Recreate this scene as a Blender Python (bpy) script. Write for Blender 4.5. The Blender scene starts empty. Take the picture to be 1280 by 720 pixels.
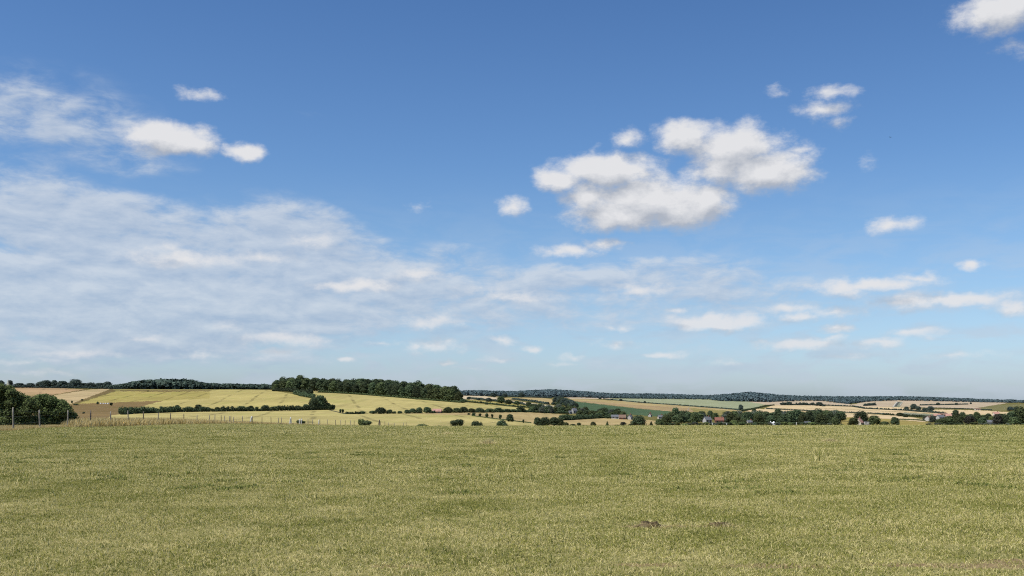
import bpy, bmesh, math, random
import numpy as np
from mathutils import Vector, Matrix

C = bpy.context.scene.collection
R = math.radians
F, CX, HZ, CAMZ = 1245.0, 640.0, 500.0, 1.65      # focal length in photo pixels, principal column, horizon row, eye height
SUN_EL, SUN_AZ = 57.0, -122.0                       # degrees; azimuth from the view direction (+Y), negative = left

# ------------------------------------------------------------------ helpers
def tag(o, label=None, cat=None, group=None, kind=None):
    if label: o['label'] = label
    if cat: o['category'] = cat
    if group: o['group'] = group
    if kind: o['kind'] = kind
    return o

def empty(name, loc, rz=0, scale=1.0):
    o = bpy.data.objects.new(name, None)
    C.objects.link(o)
    o.location = loc
    o.rotation_euler = (0, 0, rz)
    o.scale = (scale,)*3 if not hasattr(scale, '__len__') else scale
    o.empty_display_size = 0.3
    return o

def link(name, me, parent=None, loc=(0, 0, 0), rz=0, scale=None):
    o = bpy.data.objects.new(name, me)
    C.objects.link(o)
    o.location = loc
    o.rotation_euler = (0, 0, rz)
    if scale is not None: o.scale = scale
    if parent: o.parent = parent
    return o

def np_mesh(name, V, faces_flat, loop_tot, mats=(), mat_idx=None, attrs=None, smooth=True):
    V = np.asarray(V, dtype=np.float32)
    me = bpy.data.meshes.new(name)
    me.vertices.add(len(V)); me.vertices.foreach_set('co', V.ravel())
    faces_flat = np.asarray(faces_flat, dtype=np.int32).ravel()
    loop_tot = np.asarray(loop_tot, dtype=np.int32)
    me.loops.add(len(faces_flat)); me.loops.foreach_set('vertex_index', faces_flat)
    me.polygons.add(len(loop_tot))
    st = np.zeros(len(loop_tot), dtype=np.int32); st[1:] = np.cumsum(loop_tot)[:-1]
    me.polygons.foreach_set('loop_start', st)
    me.polygons.foreach_set('use_smooth', np.full(len(loop_tot), smooth, dtype=bool))
    if mat_idx is not None: me.polygons.foreach_set('material_index', np.asarray(mat_idx, dtype=np.int32))
    for m in mats: me.materials.append(m)
    for k, a in (attrs or {}).items():
        at_ = me.attributes.new(k, 'FLOAT', 'POINT'); at_.data.foreach_set('value', np.asarray(a, dtype=np.float32))
    me.update(calc_edges=True)
    me.validate()
    return me

def bm_mesh(name, bm, mats, smooth=False):
    me = bpy.data.meshes.new(name)
    bmesh.ops.recalc_face_normals(bm, faces=bm.faces)
    for f in bm.faces: f.smooth = smooth
    bm.to_mesh(me); bm.free()
    for m in (mats if isinstance(mats, (list, tuple)) else [mats]): me.materials.append(m)
    return me

def s2l(r, g, b):
    f = lambda c: (c/255/12.92 if c/255 < .04045 else ((c/255+.055)/1.055)**2.4)
    return (f(r), f(g), f(b))

class NT:
    """small wrapper that writes node trees"""
    def __init__(s, tree): s.t = tree; tree.nodes.clear()
    def n(s, typ, ins=None, **kw):
        nd = s.t.nodes.new(typ)
        for k, v in kw.items(): setattr(nd, k, v)
        for k, v in (ins or {}).items(): s.put(nd.inputs[k], v)
        return nd
    def put(s, sock, v):
        if isinstance(v, bpy.types.NodeSocket): s.t.links.new(v, sock)
        elif hasattr(v, '__len__') and sock.type == 'RGBA' and len(v) == 3: sock.default_value = (*v, 1)
        else: sock.default_value = v
    def m(s, op, a, b=0.0, c=None, clamp=False):
        nd = s.n('ShaderNodeMath', operation=op, use_clamp=clamp)
        s.put(nd.inputs[0], a); s.put(nd.inputs[1], b)
        if c is not None: s.put(nd.inputs[2], c)
        return nd.outputs[0]
    def v(s, op, a, b=None, c=None):
        nd = s.n('ShaderNodeVectorMath', operation=op)
        s.put(nd.inputs[0], a)
        if b is not None: s.put(nd.inputs[3 if op == 'SCALE' else 1], b)
        if c is not None: s.put(nd.inputs[2], c)
        return nd.outputs['Value'] if op in ('LENGTH', 'DOT_PRODUCT', 'DISTANCE') else nd.outputs[0]
    def mix(s, f, a, b, blend='MIX'):
        nd = s.n('ShaderNodeMix', data_type='RGBA', blend_type=blend)
        s.put(nd.inputs[0], f); s.put(nd.inputs[6], a); s.put(nd.inputs[7], b)
        return nd.outputs[2]
    def ss(s, x, lo, hi, a=0.0, b=1.0):
        nd = s.n('ShaderNodeMapRange', interpolation_type='SMOOTHSTEP')
        for i, q in enumerate((x, lo, hi, a, b)): s.put(nd.inputs[i], q)
        return nd.outputs[0]
    def noise(s, vec, scale, detail=4, rough=.5, dist=0.0, dim='3D'):
        nd = s.n('ShaderNodeTexNoise', noise_dimensions=dim)
        s.put(nd.inputs['Vector'], vec)
        nd.inputs['Scale'].default_value = scale; nd.inputs['Detail'].default_value = detail
        nd.inputs['Roughness'].default_value = rough; nd.inputs['Distortion'].default_value = dist
        return nd.outputs['Fac']

def new_mat(name):
    m = bpy.data.materials.new(name); m.use_nodes = True
    return m, NT(m.node_tree)

def finish(t, col, rough=.9, spec=.1, normal=None):
    b = t.n('ShaderNodeBsdfPrincipled', {'Base Color': col, 'Roughness': rough, 'Specular IOR Level': spec})
    if normal is not None: t.put(b.inputs['Normal'], normal)
    o = t.n('ShaderNodeOutputMaterial', {'Surface': b.outputs[0]})
    return b

def simple(name, col, var=.25, scale=3.0, rough=.85):
    m, t = new_mat(name)
    p = t.n('ShaderNodeNewGeometry').outputs['Position']
    nz = t.noise(p, scale, 5, .6)
    c = t.mix(t.ss(nz, .3, .7), tuple(x*(1-var) for x in col), tuple(min(1, x*(1+var)) for x in col))
    finish(t, c, rough)
    return m

# ------------------------------------------------------------------ terrain
Ds = [55, 75, 100, 130, 180, 250, 350, 450, 600, 750, 900, 1100, 1300, 1500, 1800, 2300, 2900, 3400, 4200, 7000]
TAB = {
 -700: [537.35,533.2,530.5,528.5,527,526,524,521.5,517.5,513,507,496,484.5,484.5,487,492,496,498,499,500],
   0: [537.35,533.2,530.5,528.5,527,526,524,521.5,517.5,513,507,494,483.7,484.0,487,492,496,498,499,500],
 150: [537.35,533.2,531,529,528,527,525,522.5,518.5,514.5,509,497,486.8,485.6,488,493,496,498,499,500],
 300: [537.35,533,531,530,530,529.5,527,524,520,515,509,497,487.2,486.2,488,492,496,498,499,500],
 400: [537.35,533.2,532,531.5,532.5,532.5,530,526.5,521.5,515.5,507.5,493,487.6,488,490,494,496,497,498,500],
 480: [537.35,533.5,533,532.6,534.5,535,532.5,528.5,523,516.5,508,498,491.5,490,492,495,497,497,498,500],
 575: [537.35,533.8,533.2,533,535.5,537,535,531,523,516.5,510,503.5,499.5,498,496.8,495,493.5,492.4,493.8,500],
 640: [537.35,533.6,533,532.8,535,536.5,535.5,533,527,520,514.5,508.5,504,501.5,499,496.8,495,491.9,493.5,500],
 690: [537.35,533.5,532.9,532.7,535,536,536,534,530,524,519,512.5,507.5,504,500.5,497.6,495.8,490.6,493,500],
 720: [537.35,533.4,532.8,532.6,534.5,536,536,534.5,531.5,526.5,521,514.5,508.5,504.8,501,498,496.4,491.9,494,500],
 760: [537.35,533.2,532.7,532.5,534.2,536,536,534.7,532,527.5,522,515.5,509.5,506,502.2,499,497.4,493.8,495,500],
 830: [537.35,533,532.5,532.3,534,536,536,535,532.5,529,524,517,511.5,508.5,505,501,498.6,494.8,495.5,500],
 900: [537.35,533,532.4,532,534,536,536,535,533,531,526,519.5,514.5,511,507,502.8,500.0,496.6,496.5,500],
 935: [537.35,533,532.4,532,534,536,536,535,533,531,526.5,520,515.5,512,508,504,501.2,494.0,495.5,500],
 970: [537.35,533,532.4,532,534,536,536,535,533,531,527,521,516.5,513,508.5,504.6,502.0,496.4,497,500],
 1060:[537.35,532.8,532.3,531.8,533.5,535.5,535.5,534.5,533,531.2,528,523,519,515,510.5,506.9,504.3,498.4,498.5,500],
 1110:[537.35,532.7,532.1,531.7,533.4,535.2,535.2,534.5,533,531,528,523.5,519.7,516,511,505.5,500.6,498.5,499,500],
 1180:[537.35,532.6,532,531.6,533.3,535,535,534.5,533,531,528,524,520.5,516.5,512,506.5,501.7,499.4,500,500.3],
 1230:[537.35,532.5,532,531.5,533,535,535,534.5,533,531,528,524.5,521,517,512.5,507.2,503.3,501.8,501,500.3],
 1280:[537.35,532.5,532,531.5,533,535,535,534.5,533,531,528.5,525,521.5,517.5,513,508,504.5,502.4,501,500.3],
 2000:[537.35,532.5,532,531.5,533,535,535,534.5,533,531,528.5,525,521.5,517.5,513,508,504.5,502.4,501,500.3]}
U0, U1, UST = -700.0, 2000.0, 4.0
L0, L1, LST = math.log(45), math.log(7000), 0.01
gu = np.arange(U0, U1+.1, UST); gl = np.arange(L0, L1+.005, LST)
cu = np.array(sorted(TAB)); lD = np.log(np.array(Ds, float))
colrows = np.array([np.interp(gl, lD, TAB[int(k)]) for k in cu])
TABLE = np.array([np.interp(gu, cu, colrows[:, j]) for j in range(len(gl))]).T
def blur(a, sig, ax):
    k = np.arange(-int(3*sig)-1, int(3*sig)+2); w = np.exp(-.5*(k/sig)**2); w /= w.sum()
    pad = [(0, 0), (0, 0)]; pad[ax] = (len(k)//2,)*2
    p = np.pad(a, pad, mode='edge')
    return np.apply_along_axis(lambda r: np.convolve(r, w, mode='valid'), ax, p)
TABLE = blur(blur(TABLE, 4.0, 1), 3.0, 0)

def row_at(u, D):
    a = np.clip((np.asarray(u, float)-U0)/UST, 0, len(gu)-1.001); b = np.clip((np.log(np.maximum(D, 1.0))-L0)/LST, 0, len(gl)-1.001)
    i = a.astype(int); j = b.astype(int); fa = a-i; fb = b-j
    return (TABLE[i, j]*(1-fa)*(1-fb)+TABLE[i+1, j]*fa*(1-fb)+TABLE[i, j+1]*(1-fa)*fb+TABLE[i+1, j+1]*fa*fb)

def ground_z(X, Y):
    X = np.asarray(X, float); Y = np.asarray(Y, float)
    Ys = np.maximum(Y, 40.0)
    z = CAMZ-(row_at(CX+F*X/Ys, Ys)-HZ)*Ys/F
    w = np.clip((Y-48)/24, 0, 1); w = w*w*(3-2*w)
    und = .05*np.sin(X*.21+1.3)*np.sin(Y*.17+.4)*np.clip((60-Y)/20, 0, 1)
    return np.where(Y > 45, w*z, 0)+und

DS_ = np.exp(np.arange(math.log(300), math.log(5000), .0015))
def at(u, row, dmin=300.0):
    """point of the hillside seen at photo column u, row"""
    d = DS_[DS_ >= dmin]
    r = row_at(np.full(len(d), u), d)
    k = np.nonzero(r <= row)[0]
    D = d[k[0]] if len(k) else d[np.argmin(r)]
    return atD(u, D)
def atD(u, D):
    X = (u-CX)/F*D
    return Vector((X, D, float(ground_z(X, D))))

# field parcels: name, outline (column,row on the hillside), colour of the surface seen, kind of surface
COL = {
 'barley': s2l(200,184,116), 'barley_deep': s2l(204,188,122), 'barley_green': s2l(190,174,102), 'stubble_pink': s2l(196,164,122),
 'stubble_pale': s2l(204,180,134), 'scrub': s2l(148,124,82), 'tan': s2l(198,174,122), 'olive': s2l(160,148,90), 'pale_pink': s2l(226,204,168),
 'orange': s2l(238,210,164), 'mauve': s2l(212,190,160), 'pale_green': s2l(174,178,140), 'dark_green': s2l(90,112,80), 'brown': s2l(186,160,118),
 'oliveyellow': s2l(178,160,92), 'oliveright': s2l(136,130,86), 'bank': s2l(132,114,72), 'valley': s2l(150,140,80), 'greystrip': s2l(150,152,128)}
FIELDS = [
 ('stubble_field', 'stubble_pink', [(-400,478),(20,483),(60,484.5),(109,486.8),(66,493.7),(48,498),(-20,512),(-400,520)]),
 ('stubble_field', 'stubble_pale', [(44,500),(66,494),(109,487),(141,485.5),(138,488),(95,504),(85,510),(30,510)]),
 ('field_bank', 'bank', [(108,486.2),(110,487.3),(66,494.3),(66,493.4)]),
 ('rough_field', 'olive', [(110,480),(300,480),(268,487.5),(262,489.3),(145,489.3),(139,486)]),
 ('barley_field', 'barley_green', [(96,505),(145,489.2),(262,489.3),(300,492),(260,500),(205,501),(180,503)]),
 ('barley_field', 'barley', [(262,489.2),(268,487.2),(345,484),(346,489),(392,497),(388,503),(386,510),(380,513.2),(300,514.3),(220,515.2),(165,517),(166,511.5),(188,505),(205,500.8),(262,498)]),
 ('field_bank', 'bank', [(139,486),(145,488.3),(101,502.6),(90,506),(90,504.5),(99,501)]),
 ('field_bank', 'bank', [(150,487.8),(262,488),(262,488.8),(210,489.8),(150,488.8)]),
 ('rough_field', 'scrub', [(60,505.5),(89,505),(205,500.7),(188,505),(166,511.5),(150,520),(100,535),(-60,535),(-60,516)]),
 ('barley_field', 'barley_deep', [(140,519),(165,516),(220,514.6),(300,513.6),(400,512.4),(412,512),(430,516.5),(440,517.4),(540,516.8),(600,519.8),(618,523.4),(660,528.4),(700,533),(700,545),(100,545)]),
 ('barley_field', 'barley_deep', [(384,486),(400,488.5),(430,490.5),(480,494),(540,499),(575,502.4),(620,506.8),(668,511),(660,514.5),(600,515.4),(540,516.3),(440,517.2),(430,516.3),(410,512),(392,505),(394,496)]),
 ('pasture_field', 'tan', [(505,517.1),(540,516.2),(600,515.3),(650,515),(690,517),(716,519.5),(700,521.5),(668,526),(694,533),(660,528.6),(618,523.6),(600,519.9),(560,518.6)]),
 ('stubble_field', 'pale_pink', [(560,492),(573,493.2),(596,494.3),(625,497.2),(622,499.6),(600,499.4),(580,499.2),(560,498)]),
 ('pasture_field', 'barley_green', [(583,500),(600,500.8),(640,504.6),(672,508.6),(674,511),(640,508.3),(600,504.4),(583,502.2)]),
 ('pasture_field', 'pale_pink', [(626,499.5),(640,501),(680,505.5),(727,511),(720,512),(680,508.7),(650,505.3),(626,502.2)]),
 ('stubble_field', 'tan', [(625,497.6),(660,496.6),(676,496.8),(694,500),(700,505.8),(686,505.3),(660,501.4),(630,499.3)]),
 ('stubble_field', 'pale_pink', [(598,493.2),(632,494.6),(632,496),(600,494.6)]),
 ('stubble_field', 'mauve', [(700,495),(760,497.2),(770,499.2),(712,498.3)]),
 ('stubble_field', 'tan', [(712,498.3),(740,499.3),(780,501.5),(860,508),(930,513.2),(928,515),(862,510),(800,507),(740,501.8),(714,500.2)]),
 ('ploughed_field', 'brown', [(714,500.2),(740,501.8),(800,506.6),(862,510),(875,514.6),(836,514),(800,510.8),(740,504),(716,501.3)]),
 ('pasture_field', 'pale_green', [(756,498.5),(800,497.6),(890,498.5),(960,501.5),(960,504.5),(945,509.5),(929,512.8),(905,511.2),(860,507.7),(830,505.6),(800,503.6),(775,501.2)]),
 ('bean_field', 'dark_green', [(716,501.5),(740,504.2),(800,511),(836,514.2),(852,516),(850,524),(825,521),(800,519),(745,515),(716,508)]),
 ('pasture_field', 'olive', [(862,510),(929,514.6),(926,521.5),(906,519.5),(870,516)]),
 ('stubble_field', 'mauve', [(934,502),(1000,500.6),(1026,500.8),(1062,505),(1062,507),(1030,507.2),(960,506.2)]),
 ('wheat_field', 'orange', [(955,511),(966,506.6),(1030,506.6),(1065,506.5),(1130,509.4),(1182,512.8),(1182,518),(1140,515.5),(1090,513),(1040,510.5),(1000,510)]),
 ('wheat_field', 'orange', [(1040,510.8),(1090,513.3),(1140,515.8),(1182,519),(1150,519.2),(1080,517.2),(1000,513.6),(958,511.4),(1000,510.2)]),
 ('stubble_field', 'orange', [(932,514),(944,511),(970,511.6),(1000,514),(1080,517.6),(1130,520),(1162,525.4),(1155,527.4),(1120,524.5),(1040,521),(990,520),(960,522),(930,519)]),
 ('pasture_field', 'oliveyellow', [(1040,521.2),(1090,522),(1120,524.7),(1160,528),(1156,534),(1040,534)]),
 ('stubble_field', 'mauve', [(1062,506.3),(1085,501.5),(1120,500),(1180,500.8),(1262,503.5),(1240,507),(1218,510.6),(1180,510),(1140,509),(1062,507.8)]),
 ('fallow_field', 'greystrip', [(1130,515.8),(1182,518.7),(1180,521.5),(1150,520.4),(1125,518)]),
 ('fallow_field', 'greystrip', [(1116,509),(1121.5,502.3),(1129,502),(1125,508.5)]),
 ('wheat_field', 'orange', [(1160,511.6),(1230,513.2),(1264,515.4),(1260,521),(1215,521),(1182,520),(1160,514)]),
 ('pasture_field', 'oliveright', [(1222,510.6),(1240,506.6),(1300,504.5),(1320,510),(1262,513),(1232,512.8)]),
 ('stubble_field', 'tan', [(690,528.5),(702,525.2),(750,523),(800,524),(822,526),(850,528.5),(850,534),(690,534)]),
]

FENCE = [(-60,50),(17,54.5),(50,61),(84,65),(113,70),(138,75.5),(161,82),(179.5,90),(197,100),(213,108),(230,115),(246,121),(262,127),(276,131),(286.5,136),(302,142),(330,150),(352,156),(376,162),(400,168),(430,175),(460,182),(500,192),(520,196)]
fence_u = np.array([a for a, b in FENCE]); fence_d = np.array([b for a, b in FENCE])
def pasture_edge(u):
    return np.where(np.asarray(u) < 520, np.interp(u, fence_u, fence_d), 196+0*np.asarray(u))

def in_poly(px, py, poly):
    ins = np.zeros(px.shape, bool); n = len(poly)
    for i in range(n):
        x1, y1 = poly[i]; x2, y2 = poly[(i+1) % n]
        if y1 == y2: continue
        c = ((y1 > py) != (y2 > py)) & (px < (x2-x1)*(py-y1)/(y2-y1)+x1)
        ins ^= c
    return ins

def field_mat(name, c, furrow=0.0, ang=30.0, gap=24.0):
    m, t = new_mat(name)
    p = t.n('ShaderNodeNewGeometry').outputs['Position']
    n1 = t.noise(p, .012, 4, .55)
    n2 = t.noise(p, .25, 5, .7)
    st = t.n('ShaderNodeMapping', {'Vector': p, 'Rotation': (0, 0, R(ang)), 'Scale': (.15, .01, .05)}).outputs[0]
    n3 = t.noise(st, 1.0, 3, .6)
    a = tuple(x*.74 for x in c); b = tuple(min(1, x*1.16) for x in c)
    f = t.m('ADD', t.m('MULTIPLY', n1, .5), t.m('ADD', t.m('MULTIPLY', n2, .3), t.m('MULTIPLY', n3, .35)))
    col = t.mix(t.ss(f, .38, .76), a, b)
    gr = tuple((c[0]*.80, c[1]*.92, c[2]*.72))
    col = t.mix(t.ss(t.noise(p, .02, 3, .5, 1.0), .5, .72, 0, .65), col, gr)
    if furrow:
        sp = t.n('ShaderNodeSeparateXYZ', {0: p})
        ca, sa = math.cos(R(ang)), math.sin(R(ang))
        q = t.m('ADD', t.m('MULTIPLY', sp.outputs[0], ca), t.m('MULTIPLY', sp.outputs[1], sa))
        q = t.m('ADD', q, t.m('MULTIPLY', n1, 7.0))
        w = t.m('PINGPONG', q, gap)
        line = t.ss(w, .7, 2.3, furrow, 0.0)
        brk = t.ss(t.noise(p, .02, 3, .6), .4, .6)
        col = t.mix(t.m('MULTIPLY', line, brk), col, tuple(x*.42 for x in c))
    finish(t, col, .95, .05)
    return m

WORN = [(4.75, 9.7, .7, .18), (3.95, 9.72, .4, .12), (2.55, 9.65, .45, .13), (5.1, 10.0, .4, .12), (-1.1, 9.65, .25, .08), (1.3, 9.7, .3, .09), (1.76, 12.8, .3, .16), (2.3, 12.85, .3, .14), (2.67, 12.9, .28, .14)]
def ground_grass_mat():
    m, t = new_mat('pasture_turf')
    p = t.n('ShaderNodeNewGeometry').outputs['Position']
    n1 = t.noise(p, .06, 4, .6); n2 = t.noise(p, 2.2, 5, .7); n3 = t.noise(p, 14.0, 4, .75); n4 = t.noise(p, .55, 4, .6)
    f = t.m('ADD', t.m('MULTIPLY', n2, .35), t.m('ADD', t.m('MULTIPLY', n3, .4), t.m('MULTIPLY', n4, .25)))
    col = t.mix(t.ss(f, .36, .64), (.13, .13, .042), (.34, .29, .125))
    col = t.mix(t.ss(n1, .38, .66, 0, .6), col, (.20, .195, .062))
    # bare reddish soil showing through in places
    soil = t.m('MULTIPLY', t.ss(t.noise(p, .9, 4, .65, .8), .66, .74), t.ss(n3, .42, .6))
    col = t.mix(soil, col, (.16, .105, .05))
    p2 = t.v('ADD', p, t.v('SCALE', t.v('SUBTRACT', t.n('ShaderNodeTexNoise', {'Vector': p, 'Scale': 5.0, 'Detail': 4.0}).outputs['Color'], (.5, .5, .5)), .35))
    wm = None
    for wx, wy, wa, wb in WORN:
        q = t.v('MULTIPLY_ADD', p2, (1/wa, 1/wb, 0), (-wx/wa, -wy/wb, 0))
        f_ = t.ss(t.v('LENGTH', q), 1.5, .7)
        wm = f_ if wm is None else t.m('MAXIMUM', wm, f_)
    col = t.mix(wm, col, t.mix(n3, (.13, .085, .042), (.34, .26, .14)))
    finish(t, col, 1.0, .02)
    return m

def build_terrain():
    us = np.concatenate([np.arange(-700, -40, 10), np.arange(-40, 1320, 1.0), np.arange(1320, 2001, 10)])
    ds = np.concatenate([np.linspace(46, 130, 60)[:-1], np.exp(np.arange(math.log(130), math.log(7000), .0068))])
    NU, ND = len(us), len(ds)
    UU, DD = np.meshgrid(us, ds, indexing='ij')
    XX = (UU-CX)/F*DD
    ZZ = ground_z(XX, DD)
    V = np.stack([XX, DD, ZZ], -1).reshape(-1, 3)
    idx = np.arange(NU*ND).reshape(NU, ND)
    Q = np.stack([idx[:-1, :-1], idx[1:, :-1], idx[1:, 1:], idx[:-1, 1:]], -1).reshape(-1, 4)
    fu = ((UU[:-1, :-1]+UU[1:, 1:])/2).ravel(); fd = np.sqrt(DD[:-1, :-1]*DD[1:, 1:]).ravel()
    fr = row_at(fu, fd)
    # ragged natural parcel edges
    lab = np.full(len(fu), -1)
    far = fd > 300
    ju = fu+.9*np.sin(fu*.9)*np.sin(fd*.05); jr = fr+.18*np.sin(fu*.55+1)+.12*np.sin(fu*1.9)
    for k, (nm, c, poly) in enumerate(FIELDS):
        lab[far & in_poly(ju, jr, poly)] = k
    pe = pasture_edge(fu)
    lab[(fd < pe+1.0)] = -2
    lab[(fd >= pe+1.0) & (fd < pe+60) & (fu < 330)] = -3
    lab[(fd >= pe+1.0) & (fd < 300) & (fu >= 330) & (fu < 700)] = -4
    lab[(lab == -1) & (fu < 700) & (fr > 514) & (fd < 700)] = -4
    matc = {}
    def emit(name, sel, m):
        q = Q[sel]
        if not len(q): return
        un, inv = np.unique(q, return_inverse=True)
        me = np_mesh(name, V[un], inv, np.full(len(q), 4), [m])
        tag(link(name, me), kind='structure')
    turf = ground_grass_mat()
    emit('pasture', lab == -2, turf)
    emit('rough_verge', lab == -3, field_mat('verge', (.20, .145, .07)))
    emit('barley_field', lab == -4, field_mat('barley_near', tuple(x*.62 for x in COL['barley_deep'])))
    emit('valley', lab == -1, field_mat('valley_turf', tuple(x*.50 for x in COL['valley'])))
    for k, (nm, c, poly) in enumerate(FIELDS):
        alb = tuple(x*.66 for x in COL[c])
        fur = .8 if nm in ('barley_field',) else (.55 if nm in ('wheat_field', 'stubble_field') else .3)
        emit(nm, lab == k, field_mat(nm+'_soil', alb, fur, 11 if nm == 'barley_field' else 24+(k*37) % 50, 13+(k % 4)*3))
    # the near ground around the photographer
    xs = np.linspace(-140, 140, 281); ys = np.linspace(-40, 46, 87)
    GX, GY = np.meshgrid(xs, ys, indexing='ij')
    GZ = ground_z(GX, GY); GZ[:, -1] -= .0
    Vn = np.stack([GX, GY, GZ], -1).reshape(-1, 3)
    ii = np.arange(281*87).reshape(281, 87)
    Qn = np.stack([ii[:-1, :-1], ii[1:, :-1], ii[1:, 1:], ii[:-1, 1:]], -1).reshape(-1, 4)
    tag(link('ground', np_mesh('ground', Vn, Qn, np.full(len(Qn), 4), [turf])), kind='structure')
build_terrain()

# ------------------------------------------------------------------ grass
def blade_patch(name, n, rad, hmin, hmax, w, lean, seed, mat, straw=.35, segs=2):
    r = np.random.default_rng(seed)
    ang = r.uniform(0, 2*np.pi, n); rr = rad*np.sqrt(r.uniform(0, 1, n))
    # loose tussocks
    k = max(3, n//14); tc = r.normal(0, rad*.5, (k, 2)); ti = r.integers(0, k, n); mixt = r.uniform(0, 1, n) < .08
    bx = np.where(mixt, tc[ti, 0]+r.normal(0, rad*.06, n), rr*np.cos(ang)); by = np.where(mixt, tc[ti, 1]+r.normal(0, rad*.06, n), rr*np.sin(ang))
    h = r.uniform(hmin, hmax, n); d = r.uniform(0, 2*np.pi, n); L = lean*r.uniform(.15, 1.8, n)*h
    ww = w*r.uniform(.6, 1.4, n)
    px, py = -np.sin(d), np.cos(d)
    fa = r.uniform(0, 2*np.pi, n); px, py = np.cos(fa), np.sin(fa)
    lv = [(0, 1.0), (.55, .8), (1.0, .12)]
    vs = []
    for tt, wt in lv:
        cxp = bx+np.cos(d)*L*tt**1.5; cyp = by+np.sin(d)*L*tt**1.5; cz = h*tt*(1-.5*tt*np.minimum(1, L/h))-.006
        vs.append(np.stack([cxp-px*ww*wt*.5, cyp-py*ww*wt*.5, cz], -1)); vs.append(np.stack([cxp+px*ww*wt*.5, cyp+py*ww*wt*.5, cz], -1))
    V = np.stack(vs, 1).reshape(-1, 3)
    b = np.arange(n)[:, None]*6
    q = np.concatenate([b+np.array([0, 1, 3, 2]), b+np.array([2, 3, 5, 4])], 1).reshape(-1, 4)
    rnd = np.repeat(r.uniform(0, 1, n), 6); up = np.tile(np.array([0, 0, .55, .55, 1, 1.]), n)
    me = np_mesh(name, V, q, np.full(len(q), 4), [mat], attrs={'rnd': rnd, 'up': up})
    return bpy.data.objects.new(name, me)

def grass_mat(name, dark, mid, straw, bias=0.0, patches=True):
    m, t = new_mat(name)
    p = t.n('ShaderNodeNewGeometry').outputs['Position']
    rnd = t.n('ShaderNodeAttribute', attribute_name='rnd').outputs['Fac']
    up = t.n('ShaderNodeAttribute', attribute_name='up').outputs['Fac']
    n1 = t.noise(p, .06, 4, .6); n2 = t.noise(p, .55, 4, .6); n3 = t.noise(p, 7.0, 3, .6)
    s = t.m('ADD', rnd, t.m('ADD', t.m('MULTIPLY', t.m('SUBTRACT', n2, .5), 1.05), t.m('MULTIPLY', t.m('SUBTRACT', n3, .5), .3)))
    s = t.m('ADD', s, t.m('ADD', t.m('MULTIPLY', t.m('SUBTRACT', n1, .5), -.55), bias))
    c = t.mix(t.ss(s, .1, .5), dark, mid)
    c = t.mix(t.ss(s, .48, .85), c, straw)
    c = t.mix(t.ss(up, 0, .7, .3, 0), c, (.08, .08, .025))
    nr = t.v('NORMALIZE', t.v('ADD', t.n('ShaderNodeNewGeometry').outputs['Normal'], (0, 0, 1.1)))
    d = t.n('ShaderNodeBsdfDiffuse', {'Color': c, 'Roughness': .8, 'Normal': nr})
    tr = t.n('ShaderNodeBsdfTranslucent', {'Color': c})
    g = t.n('ShaderNodeMixShader', {0: .35, 1: d.outputs[0], 2: tr.outputs[0]})
    t.n('ShaderNodeOutputMaterial', {'Surface': g.outputs[0]})
    return m

def scatter(name, P, lod, sources, seed, size=1.0):
    """one grass object: tuft meshes placed on its vertices by geometry nodes"""
    r = np.random.default_rng(seed); n = len(P)
    me = bpy.data.meshes.new(name); me.vertices.add(n); me.vertices.foreach_set('co', np.asarray(P, np.float32).ravel())
    def attr(nm, a, ty='FLOAT'):
        x = me.attributes.new(nm, ty, 'POINT'); x.data.foreach_set('value', a)
    attr('lod', np.asarray(lod, np.int32), 'INT')
    attr('spin', r.uniform(0, 6.283, n).astype(np.float32)); attr('size', (size*r.uniform(.75, 1.3, n)).astype(np.float32))
    me.update()
    o = link(name, me)
    g = bpy.data.node_groups.new(name+'_scatter', 'GeometryNodeTree')
    g.interface.new_socket('Geometry', in_out='INPUT', socket_type='NodeSocketGeometry')
    g.interface.new_socket('Geometry', in_out='OUTPUT', socket_type='NodeSocketGeometry')
    t = NT(g)
    gi = t.n('NodeGroupInput'); go = t.n('NodeGroupOutput'); jn = t.n('GeometryNodeJoinGeometry')
    la = t.n('GeometryNodeInputNamedAttribute', {0: 'lod'}, data_type='INT')
    sp = t.n('GeometryNodeInputNamedAttribute', {0: 'spin'}, data_type='FLOAT'); sz = t.n('GeometryNodeInputNamedAttribute', {0: 'size'}, data_type='FLOAT')
    xyz = t.n('ShaderNodeCombineXYZ', {2: sp.outputs[0]})
    for k, src in enumerate(sources):
        cmp_ = t.n('FunctionNodeCompare', data_type='INT', operation='EQUAL')
        ins = [i for i in cmp_.inputs if i.type == 'INT']
        t.put(ins[0], la.outputs[0]); ins[1].default_value = k
        ob = t.n('GeometryNodeObjectInfo'); ob.inputs['Object'].default_value = src
        ip = t.n('GeometryNodeInstanceOnPoints', {'Points': gi.outputs[0], 'Selection': cmp_.outputs[0], 'Instance': ob.outputs['Geometry'], 'Rotation': xyz.outputs[0], 'Scale': sz.outputs[0]})
        g.links.new(ip.outputs[0], jn.inputs[0])
    g.links.new(jn.outputs[0], go.inputs[0])
    md = o.modifiers.new('scatter', 'NODES'); md.node_group = g
    return o

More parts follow.
